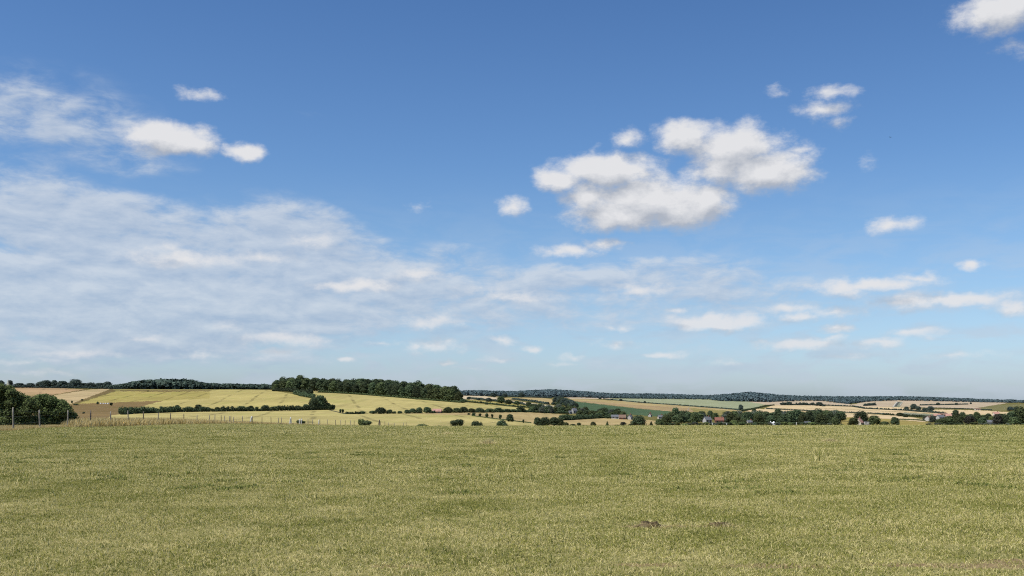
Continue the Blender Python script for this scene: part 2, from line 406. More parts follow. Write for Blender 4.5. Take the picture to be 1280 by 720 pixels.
rs = np.random.default_rng(5)
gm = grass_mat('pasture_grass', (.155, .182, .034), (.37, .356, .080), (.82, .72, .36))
gsrc = [blade_patch('tuft_fine', 640, .55, .02, .058, .0052, 1.0, 1, gm),
        blade_patch('tuft_fine_b', 640, .55, .018, .066, .0052, 1.1, 2, gm),
        blade_patch('tuft_mid', 520, .7, .02, .06, .0085, 1.0, 3, gm),
        blade_patch('tuft_mid_b', 520, .7, .02, .066, .0085, 1.0, 4, gm),
        blade_patch('tuft_far', 420, 1.1, .022, .07, .016, .9, 6, gm),
        blade_patch('tuft_far_b', 420, 1.1, .022, .075, .016, .9, 7, gm),
        blade_patch('weed', 70, .22, .03, .10, .016, 1.0, 8, grass_mat('weed_leaf', (.11, .145, .035), (.22, .25, .062), (.40, .40, .14)))]
def pts(y0, y1, cell, margin=3.0):
    x1 = .56*y1+margin
    X, Y = np.meshgrid(np.arange(-x1, x1, cell), np.arange(y0, y1, cell)); X, Y = X.ravel(), Y.ravel()
    X = X+rs.uniform(-.55, .55, len(X))*cell; Y = Y+rs.uniform(-.55, .55, len(Y))*cell
    k = np.abs(X) < .56*Y+margin
    return X[k], Y[k]
PX, PY, PL = [], [], []
for y0, y1, dens, l in ((5.0, 20, .42, 0), (20, 46, .56, 2), (46, 205, 1.0, 4)):
    X, Y = pts(y0, y1, dens); PX.append(X); PY.append(Y); PL.append(l+rs.integers(0, 2, len(X)))
PX = np.concatenate(PX); PY = np.concatenate(PY); PL = np.concatenate(PL)
nw = 120
wy_ = 17+rs.uniform(0, 1, nw)**1.2*60; wx_ = rs.uniform(-1, 1, nw)*(.56*wy_+1); k_ = np.repeat(np.arange(nw), 3)
PX = np.concatenate([PX, wx_[k_]+rs.normal(0, .3, len(k_))*(1+wy_[k_]*.02)]); PY = np.concatenate([PY, wy_[k_]+rs.normal(0, .18, len(k_))*(1+wy_[k_]*.03)]); PL = np.concatenate([PL, np.full(len(k_), 6)])
keep = PY < pasture_edge(CX+F*PX/PY)-.6
SOIL = [((812-640)/F*12.75, 12.75, .30), ((900-640)/F*12.85, 12.85, .22)]
patchy = np.sin(PX*1.7+2.1*np.sin(PY*.9))*np.sin(PY*2.3+1.5*np.sin(PX*1.3))
keep &= ~((PY < 20) & (patchy > .85) & (rs.uniform(0, 1, len(PX)) < .5))
# the worn reddish patch of soil low on the right of the view
worn = np.zeros(len(PX), bool)
for wx, wy, wa, wb in WORN: worn |= (((PX-wx)/(wa+.12))**2+((PY-wy)/(wb+.12))**2 < 1) & (rs.uniform(0, 1, len(PX)) < .85)
for wx, wy, wa in SOIL: worn |= np.hypot(PX-wx, PY-wy) < .34
keep &= ~worn
PX, PY, PL = PX[keep], PY[keep], PL[keep]
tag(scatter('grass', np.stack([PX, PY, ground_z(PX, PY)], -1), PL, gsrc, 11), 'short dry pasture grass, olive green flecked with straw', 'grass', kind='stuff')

# tall dry grass along and behind the fence
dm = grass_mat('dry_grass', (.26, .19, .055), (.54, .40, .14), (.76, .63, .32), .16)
dsrc = [blade_patch('stalks', 150, .8, .26, .74, .028, .32, 21, dm), blade_patch('stalks_b', 150, .8, .22, .64, .032, .36, 22, dm)]
n = 1500
u = rs.uniform(-80, 1360, n); D = np.where(rs.uniform(0, 1, n) < .8, rs.uniform(70, 125, n), rs.uniform(16, 70, n)); k = D < pasture_edge(u)-1
u, D = u[k], D[k]; X = (u-CX)/F*D
tag(scatter('coarse_grass', np.stack([X, D, ground_z(X, D)-.02], -1), rs.integers(0, 2, len(u)), [blade_patch('coarse', 16, .22, .12, .3, .014, .4, 31, gm), blade_patch('coarse_b', 12, .3, .1, .26, .014, .5, 32, gm)], 13, rs.uniform(.5, 1.15, len(u))), 'scattered taller stalks of coarse grass in the pasture', 'grass', kind='stuff')
n = 9000
u = rs.uniform(-60, 560, n); e = pasture_edge(u); D = e+rs.uniform(0, 1, n)**1.6*np.where(u < 300, 60, 14)-.5
k = rs.uniform(0, 1, n) < np.interp(u, [-60, 90, 120, 300, 340, 420, 560], [.8, 1, 1, .6, .35, .25, .12])
u, D = u[k], D[k]
X = (u-CX)/F*D
tag(scatter('dry_grass', np.stack([X, D, ground_z(X, D)-.05], -1), rs.integers(0, 2, len(u)), dsrc, 12, np.interp(u, [-60, 80, 100, 210, 280, 340, 560], [.28, .34, .95, 1, .8, .6, .45])), 'tall straw coloured dry grass along the wire fence', 'grass', kind='stuff')

# ------------------------------------------------------------------ foliage
def leaf_mat(name, lo, hi, rnd_amt=.42, tr=.12):
    m, t = new_mat(name)
    p = t.n('ShaderNodeTexCoord').outputs['Object']
    oi = t.n('ShaderNodeObjectInfo').outputs['Random']
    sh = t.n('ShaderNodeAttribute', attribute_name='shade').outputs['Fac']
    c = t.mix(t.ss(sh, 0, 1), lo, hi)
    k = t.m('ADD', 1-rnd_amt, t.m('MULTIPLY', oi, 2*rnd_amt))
    hs = t.n('ShaderNodeHueSaturation', {'Hue': t.m('ADD', .48, t.m('MULTIPLY', oi, .035)), 'Saturation': .95, 'Value': k, 'Color': c})
    d = t.n('ShaderNodeBsdfPrincipled', {'Base Color': hs.outputs[0], 'Roughness': .75, 'Specular IOR Level': .12})
    tl = t.n('ShaderNodeBsdfTranslucent', {'Color': hs.outputs[0]})
    mx = t.n('ShaderNodeMixShader', {0: tr, 1: d.outputs[0], 2: tl.outputs[0]})
    t.n('ShaderNodeOutputMaterial', {'Surface': mx.outputs[0]})
    return m

ICO = None
def ico():
    global ICO
    if ICO is None:
        bm = bmesh.new(); bmesh.ops.create_icosphere(bm, subdivisions=2, radius=1)
        V = np.array([v.co[:] for v in bm.verts]); Fc = np.array([[v.index for v in f.verts] for f in bm.faces]); bm.free()
        ICO = (V, Fc)
    return ICO

def foliage(name, lobes, n, leaf, seed, mat, core=.72, fill=.25, flat=0.0, jit=.55):
    """leaf clumps spread through and over a set of ellipsoid lobes (x,y,z,rx,ry,rz), around darker inner masses"""
    r = np.random.default_rng(seed); lob = np.array(lobes, float)
    wt = (lob[:, 3]*lob[:, 5]+lob[:, 3]*lob[:, 4]); wt /= wt.sum()
    P, Nn = np.zeros((0, 3)), np.zeros((0, 3))
    S = np.zeros(0)
    while len(P) < n:
        m = 2*n; i = r.choice(len(lob), m, p=wt)
        d = r.normal(0, 1, (m, 3)); d /= np.linalg.norm(d, axis=1)[:, None]
        low = (d[:, 2] < -.35) & (r.uniform(0, 1, m) < .5); d[low, 2] *= -1
        bump = 1+.16*np.sin(d[:, 0]*5+i*1.7)*np.sin(d[:, 1]*6+i)*np.sin(d[:, 2]*5+2*i)
        rad = np.where(r.uniform(0, 1, m) < fill, r.uniform(.55, .95, m), r.normal(1, .07, m))*bump
        p = lob[i, :3]+d*rad[:, None]*lob[i, 3:6]
        ok = np.ones(m, bool)
        for j in range(len(lob)):
            q = (p-lob[j, :3])/lob[j, 3:6]
            ok &= (np.linalg.norm(q, axis=1) > .74) | (i == j)
        p, d, rad = p[ok], d[ok], rad[ok]
        P = np.concatenate([P, p]); Nn = np.concatenate([Nn, d])
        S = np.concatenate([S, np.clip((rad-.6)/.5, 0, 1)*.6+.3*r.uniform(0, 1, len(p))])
    P, Nn, S = P[:n], Nn[:n], S[:n]
    Nn = Nn+r.normal(0, jit, (n, 3)); Nn /= np.linalg.norm(Nn, axis=1)[:, None]
    t1 = np.cross(Nn, r.normal(0, 1, (n, 3))); t1 /= np.linalg.norm(t1, axis=1)[:, None]; t2 = np.cross(Nn, t1)
    sz = leaf*r.uniform(.5, 1.35, n)[:, None]
    corners = []
    for a, b in ((-1, -.25), (.1, -.75), (1, .2), (-.15, .8)):
        corners.append(P+t1*sz*a*r.uniform(.7, 1.2, (n, 1))+t2*sz*b*r.uniform(.7, 1.2, (n, 1)))
    V = np.stack(corners, 1).reshape(-1, 3); Q = np.arange(4*n).reshape(n, 4)
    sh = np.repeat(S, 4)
    iv, ifc = ico()
    vs, fs, base = [V], [], len(V)
    for k, l in enumerate(lob):
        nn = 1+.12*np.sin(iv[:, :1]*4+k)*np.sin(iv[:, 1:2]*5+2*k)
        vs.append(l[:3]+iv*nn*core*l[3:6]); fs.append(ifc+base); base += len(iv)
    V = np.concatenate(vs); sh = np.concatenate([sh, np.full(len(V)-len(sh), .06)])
    tri = np.concatenate(fs) if fs else np.zeros((0, 3), int)
    flatf = np.concatenate([Q.ravel(), tri.ravel()]); tot = np.concatenate([np.full(n, 4), np.full(len(tri), 3)])
    return np_mesh(name, V, flatf, tot, [mat], attrs={'shade': sh}, smooth=False)

bark = simple('bark', (.09, .07, .05), .35, 6)
def limb(bm, a, b, ra, rb, sides=7):
    a, b = Vector(a), Vector(b); z = (b-a).normalized(); x = z.orthogonal().normalized(); y = z.cross(x)
    ra_ = [bm.verts.new(a+(x*math.cos(k*6.2832/sides)+y*math.sin(k*6.2832/sides))*ra) for k in range(sides)]
    rb_ = [bm.verts.new(b+(x*math.cos(k*6.2832/sides)+y*math.sin(k*6.2832/sides))*rb) for k in range(sides)]
    for k in range(sides): bm.faces.new((ra_[k], ra_[(k+1) % sides], rb_[(k+1) % sides], rb_[k]))
    bm.faces.new(rb_)

def trunk_mesh(seed, h=.45, r0=.03):
    rr = random.Random(seed); bm = bmesh.new()
    p1 = (rr.uniform(-.02, .02), rr.uniform(-.02, .02), h*.5); p2 = (p1[0]*1.5, p1[1]*1.5, h)
    limb(bm, (0, 0, -.04), p1, r0*1.3, r0); limb(bm, p1, p2, r0, r0*.7)
    for k in range(5):
        a = k*1.257+rr.uniform(-.3, .3); q = rr.uniform(.14, .24)
        limb(bm, (p1[0], p1[1], h*rr.uniform(.55, .95)), (math.cos(a)*q, math.sin(a)*q, h+rr.uniform(.1, .25)), r0*.55, r0*.2, 5)
    limb(bm, p2, (p2[0], p2[1], .82), r0*.7, r0*.15, 5)
    return bm_mesh('trunk', bm, bark, True)

def broad_lobes(seed, w=.42, low=.14, n=9, peak=.5):
    rr = random.Random(seed); L = []
    hc = (1+low)/2
    for k in range(n):
        a = k*2.4+rr.uniform(-.5, .5); z = low+.12+(.80-low)*(k+.5)/n*1.0
        env = min(1.0, math.cos(max(0.0, (z-low)/(1.0-low)-.32)/.68*1.25)**.7)
        rad = rr.uniform(.17, .25)*(w/.42); off = max(0, w*env-rad)*rr.uniform(.75, 1.0)
        L.append((math.cos(a)*off, math.sin(a)*off, z, rad, rad, rad*rr.uniform(.7, .95)))
    L.append((0, 0, hc, w*.6, w*.6, (1-low)*.36)); L.append((rr.uniform(-.06, .06), rr.uniform(-.06, .06), .84, w*.42, w*.42, .15))
    return L

LM = {'dark': leaf_mat('leaves_dark', (.027, .041, .021), (.092, .128, .058)),
      'mid': leaf_mat('leaves_mid', (.026, .038, .016), (.115, .145, .055)),
      'light': leaf_mat('leaves_light', (.05, .07, .02), (.19, .23, .075)),
      'copper': leaf_mat('leaves_copper', (.020, .021, .016), (.082, .078, .055), .15),
      'grey': leaf_mat('leaves_grey', (.045, .058, .045), (.16, .185, .13)),
      'far': leaf_mat('leaves_hazed', (.030, .048, .046), (.088, .122, .092), .2)}  # 'far' leaves: paler, bluer base colour carries the distance haze
PROTO, PW = {}, {}
def width_of(me):
    co = np.zeros(len(me.vertices)*3, np.float32); me.vertices.foreach_get('co', co); co = co.reshape(-1, 3)
    return float(np.percentile(np.hypot(co[:, 0], co[:, 1]), 90))*2
for tone in LM:
    PROTO[tone] = []
    for k in range(4):
        sd = 100+k
        L = broad_lobes(sd, w=(.44, .50, .56, .40)[k], low=(.08, .05, .04, .08)[k], n=(9, 11, 12, 9)[k])
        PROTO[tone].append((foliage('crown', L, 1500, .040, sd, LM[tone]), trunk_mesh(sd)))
        PW.setdefault(k, width_of(PROTO[tone][-1][0]))
# conical crowns
CONE = {}
for tone in ('dark', 'mid'):
    L = [(0, 0, .1+.12*k, .27*(1-k/8.5), .27*(1-k/8.5), .12) for k in range(8)]
    CONE[tone] = (foliage('crown', L, 1300, .03, 55, LM[tone]), trunk_mesh(56, .5, .022))
BUSH = {}
for tone in ('dark', 'mid', 'light', 'copper', 'grey', 'far'):
    BUSH[tone] = []
    for k in range(3):
        rr = random.Random(k+5); L = [(0, 0, .42, .42, .42, .46)]
        for j in range(7+k):
            a = j*2.4; L.append((.34*math.cos(a), .34*math.sin(a), .22+.5*rr.random(), .24, .24, .22))
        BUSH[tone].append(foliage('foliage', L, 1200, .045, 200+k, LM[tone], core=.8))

def tree(pos, h, w, label, tone='dark', k=0, name='broadleaf_tree', group=None, cat='tree', cone=False):
    """h, w in metres; crown and trunk copied from one of the grown prototypes"""
    t = empty(name, pos, random.uniform(0, 6.28))
    tag(t, label, cat, group)
    cm, tm = CONE[tone] if cone else PROTO[tone][k % 4]
    base_w = .5 if cone else PW[k % 4]
    s = (w/base_w, w/base_w, h)
    link('crown', cm, t, scale=s); link('trunk', tm, t, scale=s)
    return t
def bush(pos, h, w, label, tone='dark', k=0, group=None, name='bush'):
    o = link(name, BUSH[tone][k % 3], None, pos, random.uniform(0, 6.28), (w/1.12, w/1.12, h/.93))
    return tag(o, label, 'bush', group)
random.seed(3)
def px_tree(u, top, base, wpx, label, tone='dark', k=0, D=None, **kw):
    p = atD(u, D) if D else at(u, base)
    g = float(row_at(u, p.y)); h = (g-top)*p.y/F
    return tree(p-Vector((0, 0, .1)), h, wpx*p.y/F, label, tone, k, **kw)
def px_bush(u, top, base, wpx, label, tone='dark', k=0, D=None, **kw):
    p = atD(u, D) if D else at(u, base)
    g = float(row_at(u, p.y)); h = (g-top)*p.y/F
    return bush(p-Vector((0, 0, .1)), h, wpx*p.y/F, label, tone, k, **kw)

def hedge(path, hpx, label, seed, tone='dark', depth=2.2, leaf=.42, name='hedge', gaps=(), var=.6):
    """an unbroken hedge: one lumpy run of foliage along the hillside path (column,row)"""
    rr = random.Random(seed); P = [at(u, r) for u, r in path]
    lobes = []; hs = hpx*P[len(P)//2].y/F
    for a, b in zip(P[:-1], P[1:]):
        L = (b-a).length; n = max(2, int(L/(hs*.55)))
        for i in range(n):
            q = a.lerp(b, (i+rr.random()*.6)/n); u = CX+F*q.x/q.y
            if any(g0 < u < g1 for g0, g1 in gaps): continue
            hh = hs*(1+var*(rr.random()*2-1)); z = float(ground_z(q.x, q.y))
            lobes.append((q.x-P[0].x, q.y-P[0].y+rr.uniform(-.3, .3), z+hh*.45-P[0].z, hs*rr.uniform(.45, .7), max(depth*.5, hs*.4), hh*.52))
    n = min(9000, int(60*len(lobes)))
    me = foliage('hedge', lobes, n, leaf, seed, LM[tone], core=.82)
    return tag(link(name, me, None, P[0]), label, 'hedge')

# ---- the two bushes by the fence (near, so grown leaf by leaf)
bushm = leaf_mat('hawthorn_leaves', (.02, .032, .012), (.16, .22, .07), .0, .2)
def near_bush(label, outline, base, D, seed, n):
    """outline: (column,row of the top) points; lobes fill the shape down to the ground"""
    c = atD(sum(p[0] for p in outline)/len(outline), D); rr = random.Random(seed); L = []
    for u, top in outline:
        H = (float(row_at(u, D))-top)*D/F; x = (u-CX)/F*D-c.x
        nz = max(2, int(H/.6))
        for k in range(nz):
            rad = .48*rr.uniform(.85, 1.2); z = .3+(H-.3-rad*.8)*(k+.5*rr.random()*.3)/(max(1, nz-1))
            L.append((x+rr.uniform(-.12, .12), rr.uniform(-.45, .45), min(z, H-rad*.75), rad, rad, rad*.85))
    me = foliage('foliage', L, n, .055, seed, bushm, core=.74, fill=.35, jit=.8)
    t = empty('hawthorn_bush', c); tag(t, label, 'bush')
    link('foliage', me, t)
    for k in range(9):
        bm = bmesh.new(); x = L[rr.randrange(len(L))][0]
        limb(bm, (x*.5, rr.uniform(-.2, .2), -.1), (x, rr.uniform(-.3, .3), rr.uniform(.8, 1.4)), .04, .015, 6)
        link('stem', bm_mesh('stem', bm, bark, True), t)
near_bush('large rounded green hawthorn bush cut by the picture edge behind the fence', [(-75, 489), (-60, 486), (-45, 484), (-30, 482), (-16, 481), (-4, 480), (4, 481), (11, 483), (18, 487), (25, 491), (32, 495), (38, 499), (43, 504)], 532, 73, 301, 26000)
near_bush('smaller compact green hawthorn bush behind the third fence post', [(49.5, 495), (55, 494), (61, 495), (67, 497), (73, 500), (79, 503), (84.5, 508), (87, 516)], 531, 75, 302, 16000)

# ---- skyline trees on the left hill
for u, top, w, k, lab in ((1, 476, 7, 0, 'dark tree at the far left of the skyline above the large bush'), (13, 475.5, 5, 3, 'pointed dark tree beside the pale spire'), (24, 479, 10, 1, 'low skyline tree just right of the pale spire'), (38, 479, 9, 1, 'low skyline tree in the gap left of the three round crowns'),
        (52, 478, 12, 2, 'low spreading left flank of the pair of joined skyline trees'), (57.5, 476.5, 13, 2, 'broad round skyline tree left of the tall narrow one'), (67.5, 475.8, 7, 0, 'narrow upright skyline tree between two broad round ones'), (78.5, 476.5, 11, 1, 'dome shaped skyline tree alone between its neighbours'),
        (94.5, 475.5, 14, 2, 'widest round skyline tree right of the dome shaped one'), (104, 479, 9, 1, 'small skyline tree right of the widest round one'), (113, 479, 12, 2, 'low flat skyline tree left of the far wood'), (124, 478.8, 12, 1, 'low skyline tree at the start of the far wood'), (134, 477.5, 9, 0, 'taller skyline tree at the left end of the far wood')):
    px_tree(u, top, 0, w*1.3, lab, 'far', k, D=1420, name='skyline_tree', group='trees along the left skyline')
hedge([(0, 484.6), (40, 484.9), (90, 485.6), (150, 486.6)], 3.2, 'low dark hedge along the top of the pink stubble field under the skyline trees', 401, 'far', leaf=.5)

def forest(name, label, spec, seed, hm, tone, ntri=26):
    """a far wood that reads as one mass: many small ragged crowns in one mesh. spec: list of (u, D) points"""
    r = np.random.default_rng(seed)
    u, D = spec; X = (u-CX)/F*D; Z = ground_z(X, D); n = len(u)
    h = hm*r.uniform(.75, 1.2, n); w = h*r.uniform(.32, .5, n)
    d = r.normal(0, 1, (n, ntri, 3)); d[..., 2] = np.where(r.uniform(0, 1, d.shape[:2]) < .62, np.abs(d[..., 2]), d[..., 2]); d /= np.linalg.norm(d, axis=2)[..., None]
    c = np.stack([X, D, Z+h*.47], -1)[:, None, :]+d*np.stack([w, w, h*.52], -1)[:, None, :]*r.uniform(.85, 1.1, (n, ntri, 1))
    nn = d*[1, 1, .6]+[0, 0, .45]+r.normal(0, .2, d.shape); nn /= np.linalg.norm(nn, axis=2)[..., None]
    t1 = np.cross(nn, r.normal(0, 1, d.shape)); t1 /= np.linalg.norm(t1, axis=2)[..., None]; t2 = np.cross(nn, t1)
    s = (w*.62)[:, None, None]*r.uniform(.6, 1.3, (n, ntri, 1))
    V = np.stack([c-t1*s, c+t1*s*.9-t2*s*.5, c+t1*s*.2+t2*s], 2).reshape(-1, 3)
    T = np.arange(len(V)).reshape(-1, 3)
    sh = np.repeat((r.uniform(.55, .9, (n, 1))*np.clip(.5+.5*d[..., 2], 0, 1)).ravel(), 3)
    return tag(link(name, np_mesh(name, V, T, np.full(len(T), 3), [tone], attrs={'shade': sh}, smooth=False)), label, 'woodland', kind='stuff')
rf = np.random.default_rng(77)
fm_left = leaf_mat('wood_left_hazed', (.030, .05, .047), (.075, .11, .082), .0, .05)  # bluish base colour, aerial haze painted into the leaves
fm_ridge = leaf_mat('ridge_hazed', (.070, .108, .120), (.092, .138, .142), .0, .05)  # lightest and bluest: thicker aerial haze mixed into the base colour
# far wood on the left skyline
n = 2600; u = rf.uniform(128, 352, n); D = rf.uniform(1385, 1600, n)
topL = np.interp(u, [128, 150, 172, 180, 200, 215, 240, 250, 262, 300, 352], [2, 5, 8.2, 9, 10, 10.3, 9.4, 7.5, 6.2, 5.6, 5.4])*1.0
hL = topL*1450/F
keep = rf.uniform(0, 1, n) < np.where(D < 1500, 1, .6)
u, D, hL = u[keep], D[keep], hL[keep]
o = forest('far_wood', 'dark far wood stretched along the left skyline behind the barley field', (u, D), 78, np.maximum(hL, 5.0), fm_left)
# forest along the far ridge, blue green from haze put into its colour
n = 16000; u = rf.uniform(560, 1300, n)
base = np.interp(u, [560, 620, 640, 690, 720, 760, 830, 885, 900, 960, 1000, 1026, 1060, 1090, 1120, 1180, 1220, 1300], [494, 496, 496.3, 496.5, 496.5, 497.6, 498.6, 499.2, 501, 502.4, 501, 501.2, 504.8, 501.6, 500.4, 501.5, 502.6, 503.5])
D = rf.uniform(2500, 3480, n); rr_ = row_at(u, D)
k = rr_ < base+.35
u, D = u[k], D[k]
forest('ridge_forest', 'haze tinted blue green forest covering the far ridge', (u, D), 79, 9.5*np.interp(u, [560, 600, 640, 690, 730, 760, 830, 885, 905, 940, 970, 1000, 1060, 1130, 1200, 1300], [1.0, 1.2, .9, 1.3, 1.0, .75, .85, .7, 1.0, 1.4, 1.0, .8, .9, .95, .75, .6]), fm_ridge, 20)
n = 900; u = rf.uniform(1195, 1400, n); D = rf.uniform(3000, 3400, n); k = np.sin(u*.23)+np.sin(u*.61+1) > -.2
forest('far_thickets', 'thin line of haze tinted bluish trees at the right end of the far horizon', (u[k], D[k]), 80, 8.0, fm_ridge, 20)

# ---- the long wood on the hill
wb_u = [338, 360, 400, 430, 480, 540, 575]; wb_r = [487.6, 488, 489.3, 491.2, 494.8, 499.8, 502.6]
wt_u = [340, 350, 360, 372, 385, 400, 412, 425, 440, 455, 465, 480, 490, 500, 515, 530, 545, 560, 570, 577]
wt_r = [479, 474, 473, 471.8, 472.3, 473, 474.5, 475.5, 475.5, 474, 473, 475.5, 476.5, 476, 478, 480, 482, 483, 485, 490]
rw = random.Random(9); cnt = 0
for rowi in range(6):
    u = 343+rw.uniform(0, 5)
    while u < 574:
        b = float(np.interp(u, wb_u, wb_r)); p0 = at(u, b, 700)
        D = p0.y+rowi*17+rw.uniform(-3, 3); p = atD(u, D)
        g = float(row_at(u, D)); top = float(np.interp(u, wt_u, wt_r))
        h = min(17.5, max(8.0, (g-top)*D/F))*(rw.uniform(.66, .92) if rowi < 2 else rw.uniform(.80, 1.06))
        w = h*rw.uniform(.75, 1.0)
        light = rowi == 0 and u > 530 and rw.random() < .5
        tree(p-Vector((0, 0, .3)), h, w, 'dark broadleaf tree among the many of the long hilltop wood', 'mid' if light or rw.random() < .25 else 'dark', rw.randrange(4), 'woodland_tree', 'trees of the long hilltop wood')
        cnt += 1
        u += rw.uniform(8.5, 12)*(1 if rowi else .9)
# bushes at the foot of the wood
hedge([(341, 489), (360, 489.6), (376, 491), (390, 492.5)], 4, 'dark hedge leaving the lower left end of the long wood', 402, 'dark', leaf=.5)
hedge([(398, 490.8), (440, 492.8), (500, 497.4), (540, 500.8), (575, 503.6)], 2.0, 'low shrubby hedge along the foot of the long wood above the barley', 403, 'mid', leaf=.45)
hedge([(368, 492.8), (376, 495.2), (392, 498.3)], 4.4, 'thick stretch of diagonal hedge stepping down the barley hill', 404, 'dark', leaf=.5)
px_bush(391, 491.8, 495.3, 7, 'small dark bush right of the thick diagonal hedge', 'dark', 1)

# ---- hedge 1 with its trees
hedge([(151, 518.3), (165, 517.2), (220, 515.2), (262, 514.6)], 5.2, 'left half of the long dark hedge between two barley fields', 405, 'dark')
hedge([(265, 514.6), (330, 513.8), (380, 513), (418, 512.2)], 4.6, 'right half of the long dark hedge ending at the tall tree clump', 406, 'dark')
for u, top, w, k, tone, lab in ((158, 511, 14, 2, 'dark', 'rounded bush at the left end of the long hedge'), (191, 509.3, 7, 0, 'dark', 'small tree standing above the left half of the long hedge near the fence'), (221.5, 506.8, 8.5, 0, 'dark', 'thin crowned tree in the long hedge left of the round dark one'),
        (236, 509, 13, 2, 'dark', 'flat topped hedgerow tree left of the tallest round hedgerow tree'), (248, 506, 10, 1, 'dark', 'tallest round dark tree of the left half of the long hedge'), (260, 509, 7, 1, 'dark', 'small round tree right of the tallest hedgerow tree'),
        (272, 509, 8, 0, 'mid', 'open crowned tree at the break in the long hedge'), (278, 508.6, 6, 1, 'dark', 'small tree touching the open crowned one at the hedge break'), (302, 508.3, 14, 2, 'mid', 'wide green hedgerow tree mid way along the long hedge'),
        (314, 507.4, 8, 0, 'dark', 'pointed tree in the long hedge right of its middle'), (332, 507.2, 11, 2, 'dark', 'rounded hedgerow tree with a broad crown below the tramlines'), (345, 508, 11, 1, 'mid', 'lower hedgerow tree right of the broad rounded one'),
        (372, 507.5, 11, 2, 'dark', 'hedgerow tree left of the tall clump at the end of the long hedge'), (382, 505.5, 8, 1, 'dark', 'small round tree against the left side of the tall clump')):
    b = float(np.interp(u, [151, 165, 220, 300, 400], [518, 517, 515, 513.9, 512.6]))
    px_tree(u, top, b, w, lab, tone, k, name='hedgerow_tree')
px_tree(400, 495, 512.3, 15, 'tall dark tree crowning the clump at the end of the long hedge', 'dark', 1, name='hedgerow_tree')
px_tree(392, 499, 512.5, 14, 'left shoulder tree of the tall clump in the barley', 'dark', 2, name='hedgerow_tree')
px_tree(405, 498, 512.3, 9, 'right upper tree of the tall clump in the barley', 'dark', 0, name='hedgerow_tree')
px_tree(410, 504, 512.3, 9, 'low tree on the right flank of the tall clump', 'mid', 1, name='hedgerow_tree')
px_bush(416, 505.3, 512.2, 6.5, 'round bush at the right end of the tall clump', 'dark', 1)
px_bush(425.5, 511, 516, 3, 'left one of two upright little shrubs by the field track', 'dark', 0)
px_bush(428.5, 511, 516.3, 3, 'right one of two upright little shrubs by the field track', 'dark', 1)

# ---- hedge 3
hedge([(432, 517.6), (450, 517.6)], 2.2, 'low short hedge starting the line below the upper barley field', 407, 'dark')
for u, top, w, k, tone, lab in ((453, 514, 8, 1, 'dark', 'low bush left of the rounded clump below the upper barley field'), (466, 513.5, 9, 0, 'dark', 'left bush of the rounded clump below the upper barley field'), (476, 510, 15, 2, 'dark', 'largest bush of the rounded clump below the upper barley field'), (487, 512, 8, 1, 'dark', 'right bush of the rounded clump below the upper barley field'), (493, 514, 5, 1, 'dark', 'tiny bush just left of the gap in the hedge line'),
        (500, 513.7, 7, 0, 'dark', 'small bush just right of the gap in the hedge line'), (509, 512.2, 8, 1, 'dark', 'bush third to the left of the pink roofed barn'), (516, 510.8, 9, 0, 'dark', 'taller bush second to the left of the pink roofed barn'), (524, 510, 9, 2, 'dark', 'bushy tree two crowns left of the pink roofed barn'), (534, 509, 11, 1, 'dark', 'round bushy tree directly left of the pink roofed barn'),
        (560, 509.5, 12, 2, 'mid', 'green bushy tree directly right of the pink roofed barn'), (571, 510, 11, 1, 'mid', 'second bushy tree right of the pink roofed barn'), (580, 509, 12, 0, 'dark', 'darkest round tree right of the pink roofed barn'), (589.5, 510.5, 9, 1, 'mid', 'pale topped tree right of the darkest round tree'), (599, 510.3, 11, 2, 'dark', 'bushy tree above the row of small round shrubs'),
        (612, 511, 12, 2, 'mid', 'flat bushy tree at the right of the hedge under the strip fields'), (623, 509.8, 11, 1, 'dark', 'tall bushy tree where the hedge meets the strip fields'), (633, 511.3, 9, 0, 'dark', 'bushy tree with a low crown beyond the row of shrubs'), (642, 511.5, 8, 1, 'dark', 'small tree in the hedge at the corner of the tan field'), (651, 508.5, 11, 0, 'dark', 'tall tree standing over the corner of the tan field')):
    b = float(np.interp(u, [430, 540, 600, 660], [517.6, 516.6, 515.6, 515]))
    px_tree(u, top, b, w, lab, tone, k, name='bushy_tree')
hedge([(540, 516.6), (600, 515.7), (660, 515.2), (715, 517.3)], 2.4, 'low hedge running under the bushy trees above the tan field', 408, 'dark')
# row of shrubs down the edge of the tan field
for u, top, b, w, lab in ((586, 516, 518.6, 4, 'leftmost tiny shrub of the row along the tan field edge'), (592, 515.5, 520, 5, 'second shrub of the row along the tan field edge'), (600, 516.5, 520.4, 4, 'third shrub of the row, thin and pale'), (608.5, 515.8, 521.3, 4.2, 'upright oval shrub in the middle of the row'), (615.3, 517.3, 522.3, 3.2, 'narrow oval shrub next to the middle of the row'), (625.3, 517.7, 523.8, 4, 'tall oval shrub before the big leaning bush'), (654.2, 524, 528.6, 2.6, 'last tiny upright shrub of the row near the dark clump')):
    px_bush(u, top, b, w, lab, 'dark', int(u) % 3)
hedge([(590, 520), (612, 523), (640, 526.3), (664, 529)], .8, 'thin grassy hedge line along the edge of the tan field', 409, 'mid', depth=1.0, leaf=.25)
px_tree(637.5, 518, 527.2, 9.5, 'round dark tree between the tan field and the barley', 'dark', 1, name='bushy_tree')
